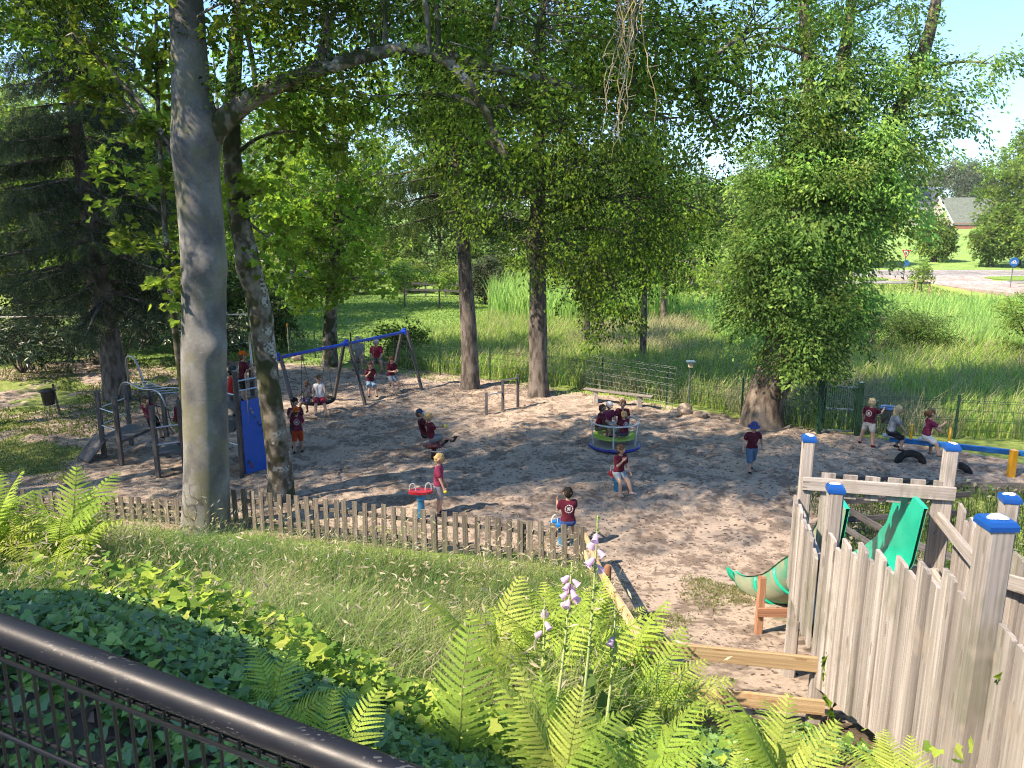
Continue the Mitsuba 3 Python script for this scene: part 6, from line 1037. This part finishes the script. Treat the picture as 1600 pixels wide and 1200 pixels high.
foxglove('tallest pink foxglove, at the corner of the picket fence', .44, 4.55, .55, 4.62, 1.72, 5, 1); foxglove('pink foxglove with the most bells, left of the tallest', .24, 4.45, .40, 4.75, 1.28, 9, 2); foxglove('small pink foxglove leftmost of the four', .14, 4.5, .22, 4.75, 1.02, 3, 3); foxglove('thin foxglove with one bell, right of the tallest', .60, 4.5, .70, 4.75, .98, 1, 4)
# ivy
b = B(); P = scatter(68000, -5.5, 2.75, 1.3, 6.2, rng, lambda x, y: (y + .4 * x > 1.15) & ((y < 5.3 - .28 * (x + 1)) & (x < .4) | (x >= .4) & (y < 5.9) & (meshkit.fbm(np.stack([x, y, 0 * x], 1), 3, 4) > .36)) & (rng.uniform(0, 1, len(x)) < np.where(meshkit.fbm(np.stack([x * 2.2, y * 2.2, 0 * x], 1), 3, 14) > .34, 1, .55)))
n = len(P); a = rng.uniform(0, 6.28, n); D = np.stack([np.cos(a), np.sin(a) - .35, -.15 + .3 * rng.normal(size=n)], 1); P[:, 2] += rng.uniform(0, .11, n)
leaves(P, D, np.c_[rng.normal(0, .35, n), rng.normal(-.25, .35, n), np.ones(n)], rng.uniform(.03, .068, n), IVY, rng, [(.075, .155, .03), (.095, .185, .035), (.12, .225, .04), (.08, .16, .055), (.18, .29, .055)], b, twist=.35)
stuff('ivy', 'glossy dark ivy covering the bank behind the railing', 'ivy', b, 'm_ivy')
b = B(); P = scatter(6500, -3.4, .4, 3.4, 6.4, rng, lambda x, y: (np.abs(y - (4.55 - .30 * (x + 1.4))) < .75) & (x > -3.4 + 1.6 * rng.uniform(0, 1, len(x))) & (meshkit.fbm(np.stack([x * 1.9, y * 1.9, 0 * x], 1), 3, 31) > .47)); P = np.vstack([P, scatter(160, .5, 2.4, 3.0, 5.6, rng)])
n = len(P); a = rng.uniform(0, 6.28, n); P[:, 2] += rng.uniform(.06, .36, n); leaves(P, np.stack([np.cos(a), np.sin(a), -.25 + 0 * a], 1), np.c_[rng.normal(0, .3, (n, 2)), np.ones(n)], rng.uniform(.035, .085, n), MAPLE, rng, [(.42, .54, .09), (.36, .49, .09), (.24, .38, .07), (.48, .56, .13), (.15, .27, .06)], b)
stuff('maple_seedlings', 'yellow green maple seedlings in the sun above the ivy bank', 'seedlings', b)
b = B(); P = scatter(9000, -3.5, 1.5, 1.3, 5.0, rng); n = len(P); leaves(P + [0, 0, .01], np.c_[rng.normal(size=(n, 2)), rng.normal(0, .2, n)], np.c_[rng.normal(0, .4, (n, 2)), np.ones(n)], .07, OVAL, rng, [(.20, .135, .10), (.28, .20, .15), (.13, .095, .075)], b); stuff('dead_leaves', 'brown dead leaves on the soil between the ivy', 'dead leaves', b, 'm_rough')
# slope grass with seed heads
b = B(); off_ = lambda x: np.clip((1 - x) / 12, 0, 1.6) * 2.4
P = scatter(70000, -11, 1.25, 4.8, 15, rng, lambda x, y: (y - off_(x) < 13.0 + .3 * rng.normal(size=len(x))) & (y > 5.2 - .25 * x * (x < 0) - .3) & (rng.uniform(0, 1, len(x)) < np.where(meshkit.fbm(np.stack([x * .9, y * .9, 0 * x], 1), 3, 40) > .42, .9, .22)))
hh_ = (.30 + 1.25 * np.clip(meshkit.fbm(P * [.55, .55, 0], 4, 41) - .25, 0, 1)) * (1 - .72 * sst(10.6, 12.4, P[:, 1] - off_(P[:, 0]))); tone_ = meshkit.fbm(P * [.9, .9, 0] + 11, 3, 42) + rng.normal(0, .07, len(P))
for m_, pl_ in ((tone_ < .46, [(.15, .26, .09), (.19, .31, .11), (.12, .21, .07)]), ((tone_ >= .46) & (tone_ < .60), [(.26, .37, .10), (.31, .42, .13), (.22, .32, .09)]), (tone_ >= .60, [(.40, .42, .22), (.33, .40, .17), (.46, .44, .27)])): blades(b, P[m_], hh_[m_], .011, .85, pl_, rng)
Q = P[::12]; Q = Q[Q[:, 1] - off_(Q[:, 0]) < 11.6]; hh2 = .72 + .36 * rng.uniform(size=len(Q)); tip = blades(b, Q, hh2, .006, .5, [(.24, .24, .11), (.18, .22, .08)], rng)
dD = np.c_[rng.normal(0, .6, (len(tip), 2)), rng.normal(.1, .35, len(tip))]; leaves(tip, dD, rng.normal(size=(len(tip), 3)), .095, (SLIM[0] * [1, .8, 1], SLIM[1]), rng, [(.60, .53, .38), (.66, .59, .44), (.50, .48, .30)], b)
Q2_ = P[5::90]; tip = blades(b, Q2_, .95, .007, .3, [(.25, .27, .12)], rng)
for dz_ in (0, -.03, -.06): leaves(tip + [0, 0, dz_], rng.normal(size=tip.shape) + [0, 0, 1.0], rng.normal(size=tip.shape), .05, OVAL, rng, [(.46, .40, .22), (.40, .36, .20)], b)
stuff('slope_grass', 'long summer grass with pale seed heads on the slope above the picket fence', 'grass', b)
b = B(); P = scatter(14000, 5.6, 13, 6, 17.3, rng, lambda x, y: (x < 1.05 * y) & ((x > 6.6) | (y < 14))); blades(b, P, .38, .016, .6, [(.07, .12, .035), (.10, .15, .05), (.20, .22, .11), (.05, .10, .03)], rng)
P2 = P[::9]; leaves(P2 + [0, 0, .30], rng.normal(size=P2.shape), rng.normal(size=P2.shape) + [0, 0, 1], .13, OVAL, rng, [(.36, .38, .26), (.10, .17, .05)], b); stuff('bank_grass', 'rough grass and pale nettles on the bank right of the tower', 'grass', b)
# ivy climbing on the big tower post and over the rail end
for nm, lb_, pts, nl, sz, pal in (('ivy_shoot', 'ivy shoot with lime green leaves climbing the front tower post', [(2.86, 4.0, 3.0), (2.86, 3.99, 3.35), (2.88, 3.98, 3.65), (2.85, 3.98, 3.95)], 34, .085, [(.22, .36, .04), (.05, .11, .03), (.16, .28, .04)]), ('ivy_shoot', 'ivy hanging over the end of the pine guard rail', [(2.78, 5.98, 1.95), (2.80, 5.98, 2.3), (2.77, 6.0, 2.62), (2.70, 6.0, 2.74)], 40, .07, [(.20, .33, .04), (.08, .16, .03)])):
    k = thing(nm, lb_, 'ivy'); s_ = smooth_path(pts, 20); put(part(k, 'stem'), tube(s_, .006, 6), 'm_wood_red', smooth=True); lb2 = B(); I = rng.integers(0, 20, nl); a = rng.uniform(0, 6.28, nl)
    leaves(s_[I] + np.c_[rng.normal(0, .035, (nl, 1)), -rng.uniform(0.01, .05, (nl, 1)), rng.normal(0, .03, (nl, 1))], np.stack([np.cos(a), -.3 + 0 * a, np.sin(a) - .3], 1), np.c_[rng.normal(0, .3, nl), -np.ones(nl), .5 + 0 * a], sz, IVY, rng, pal, lb2); put(part(k, 'leaf', kind='stuff'), lb2, 'm_leaf')
# dead lichen covered twigs hanging at the top
dt = thing('dead_twigs', 'bundle of pale lichen covered dead twigs hanging from above', 'twigs'); b = B(); rng = np.random.default_rng(77)
for k in range(16):
    x0, z = 1.60 + rng.uniform(-.12, .35), 10.6 - rng.uniform(0, .5); p = [np.array([x0, 12.0 + rng.normal(0, .1), z])]; L = rng.uniform(1.2, 3.1) if k else 3.3
    for i in range(int(L / .16)): p.append(p[-1] + [rng.normal(-.012, .04), rng.normal(0, .03), -.155 + (.05 if i < 2 else 0)])
    p = np.array(p); v, f = tube_vf(p, np.linspace(.013, .005, len(p)), 5); b.add(v, f, None, (.42, .36, .24) if k % 3 else (.50, .38, .14))
    for i in range(2, len(p) - 1):
        if rng.uniform() < .75:
            d = np.array([rng.choice([-1, 1]) * rng.uniform(.05, .16), rng.normal(0, .05), rng.uniform(-.03, .10)]); v, f = tube_vf([p[i], p[i] + d * .6, p[i] + d], [.006, .005, .003], 4); b.add(v, f, None, (.46, .40, .27))
put(part(dt, 'twig', kind='stuff'), b, 'm_rough', smooth=True)

# ------------------------------------------------------------------ summer haze over the far field
scene['haze_medium'] = {'type': 'homogeneous', 'albedo': {'type': 'rgb', 'value': [.95, .95, .95]}, 'sigma_t': 0.00018}
scene['haze'] = {'type': 'cube', 'to_world': T().translate([0, 1150, 17.4]).scale([1520, 1470, 19]), 'bsdf': {'type': 'null'}, 'interior': {'type': 'ref', 'id': 'haze_medium'}}
labels['haze'] = {'kind': 'stuff', 'label': 'thin summer haze over the far field', 'category': 'haze'}
scene['camera']['medium'] = {'type': 'ref', 'id': 'haze_medium'}
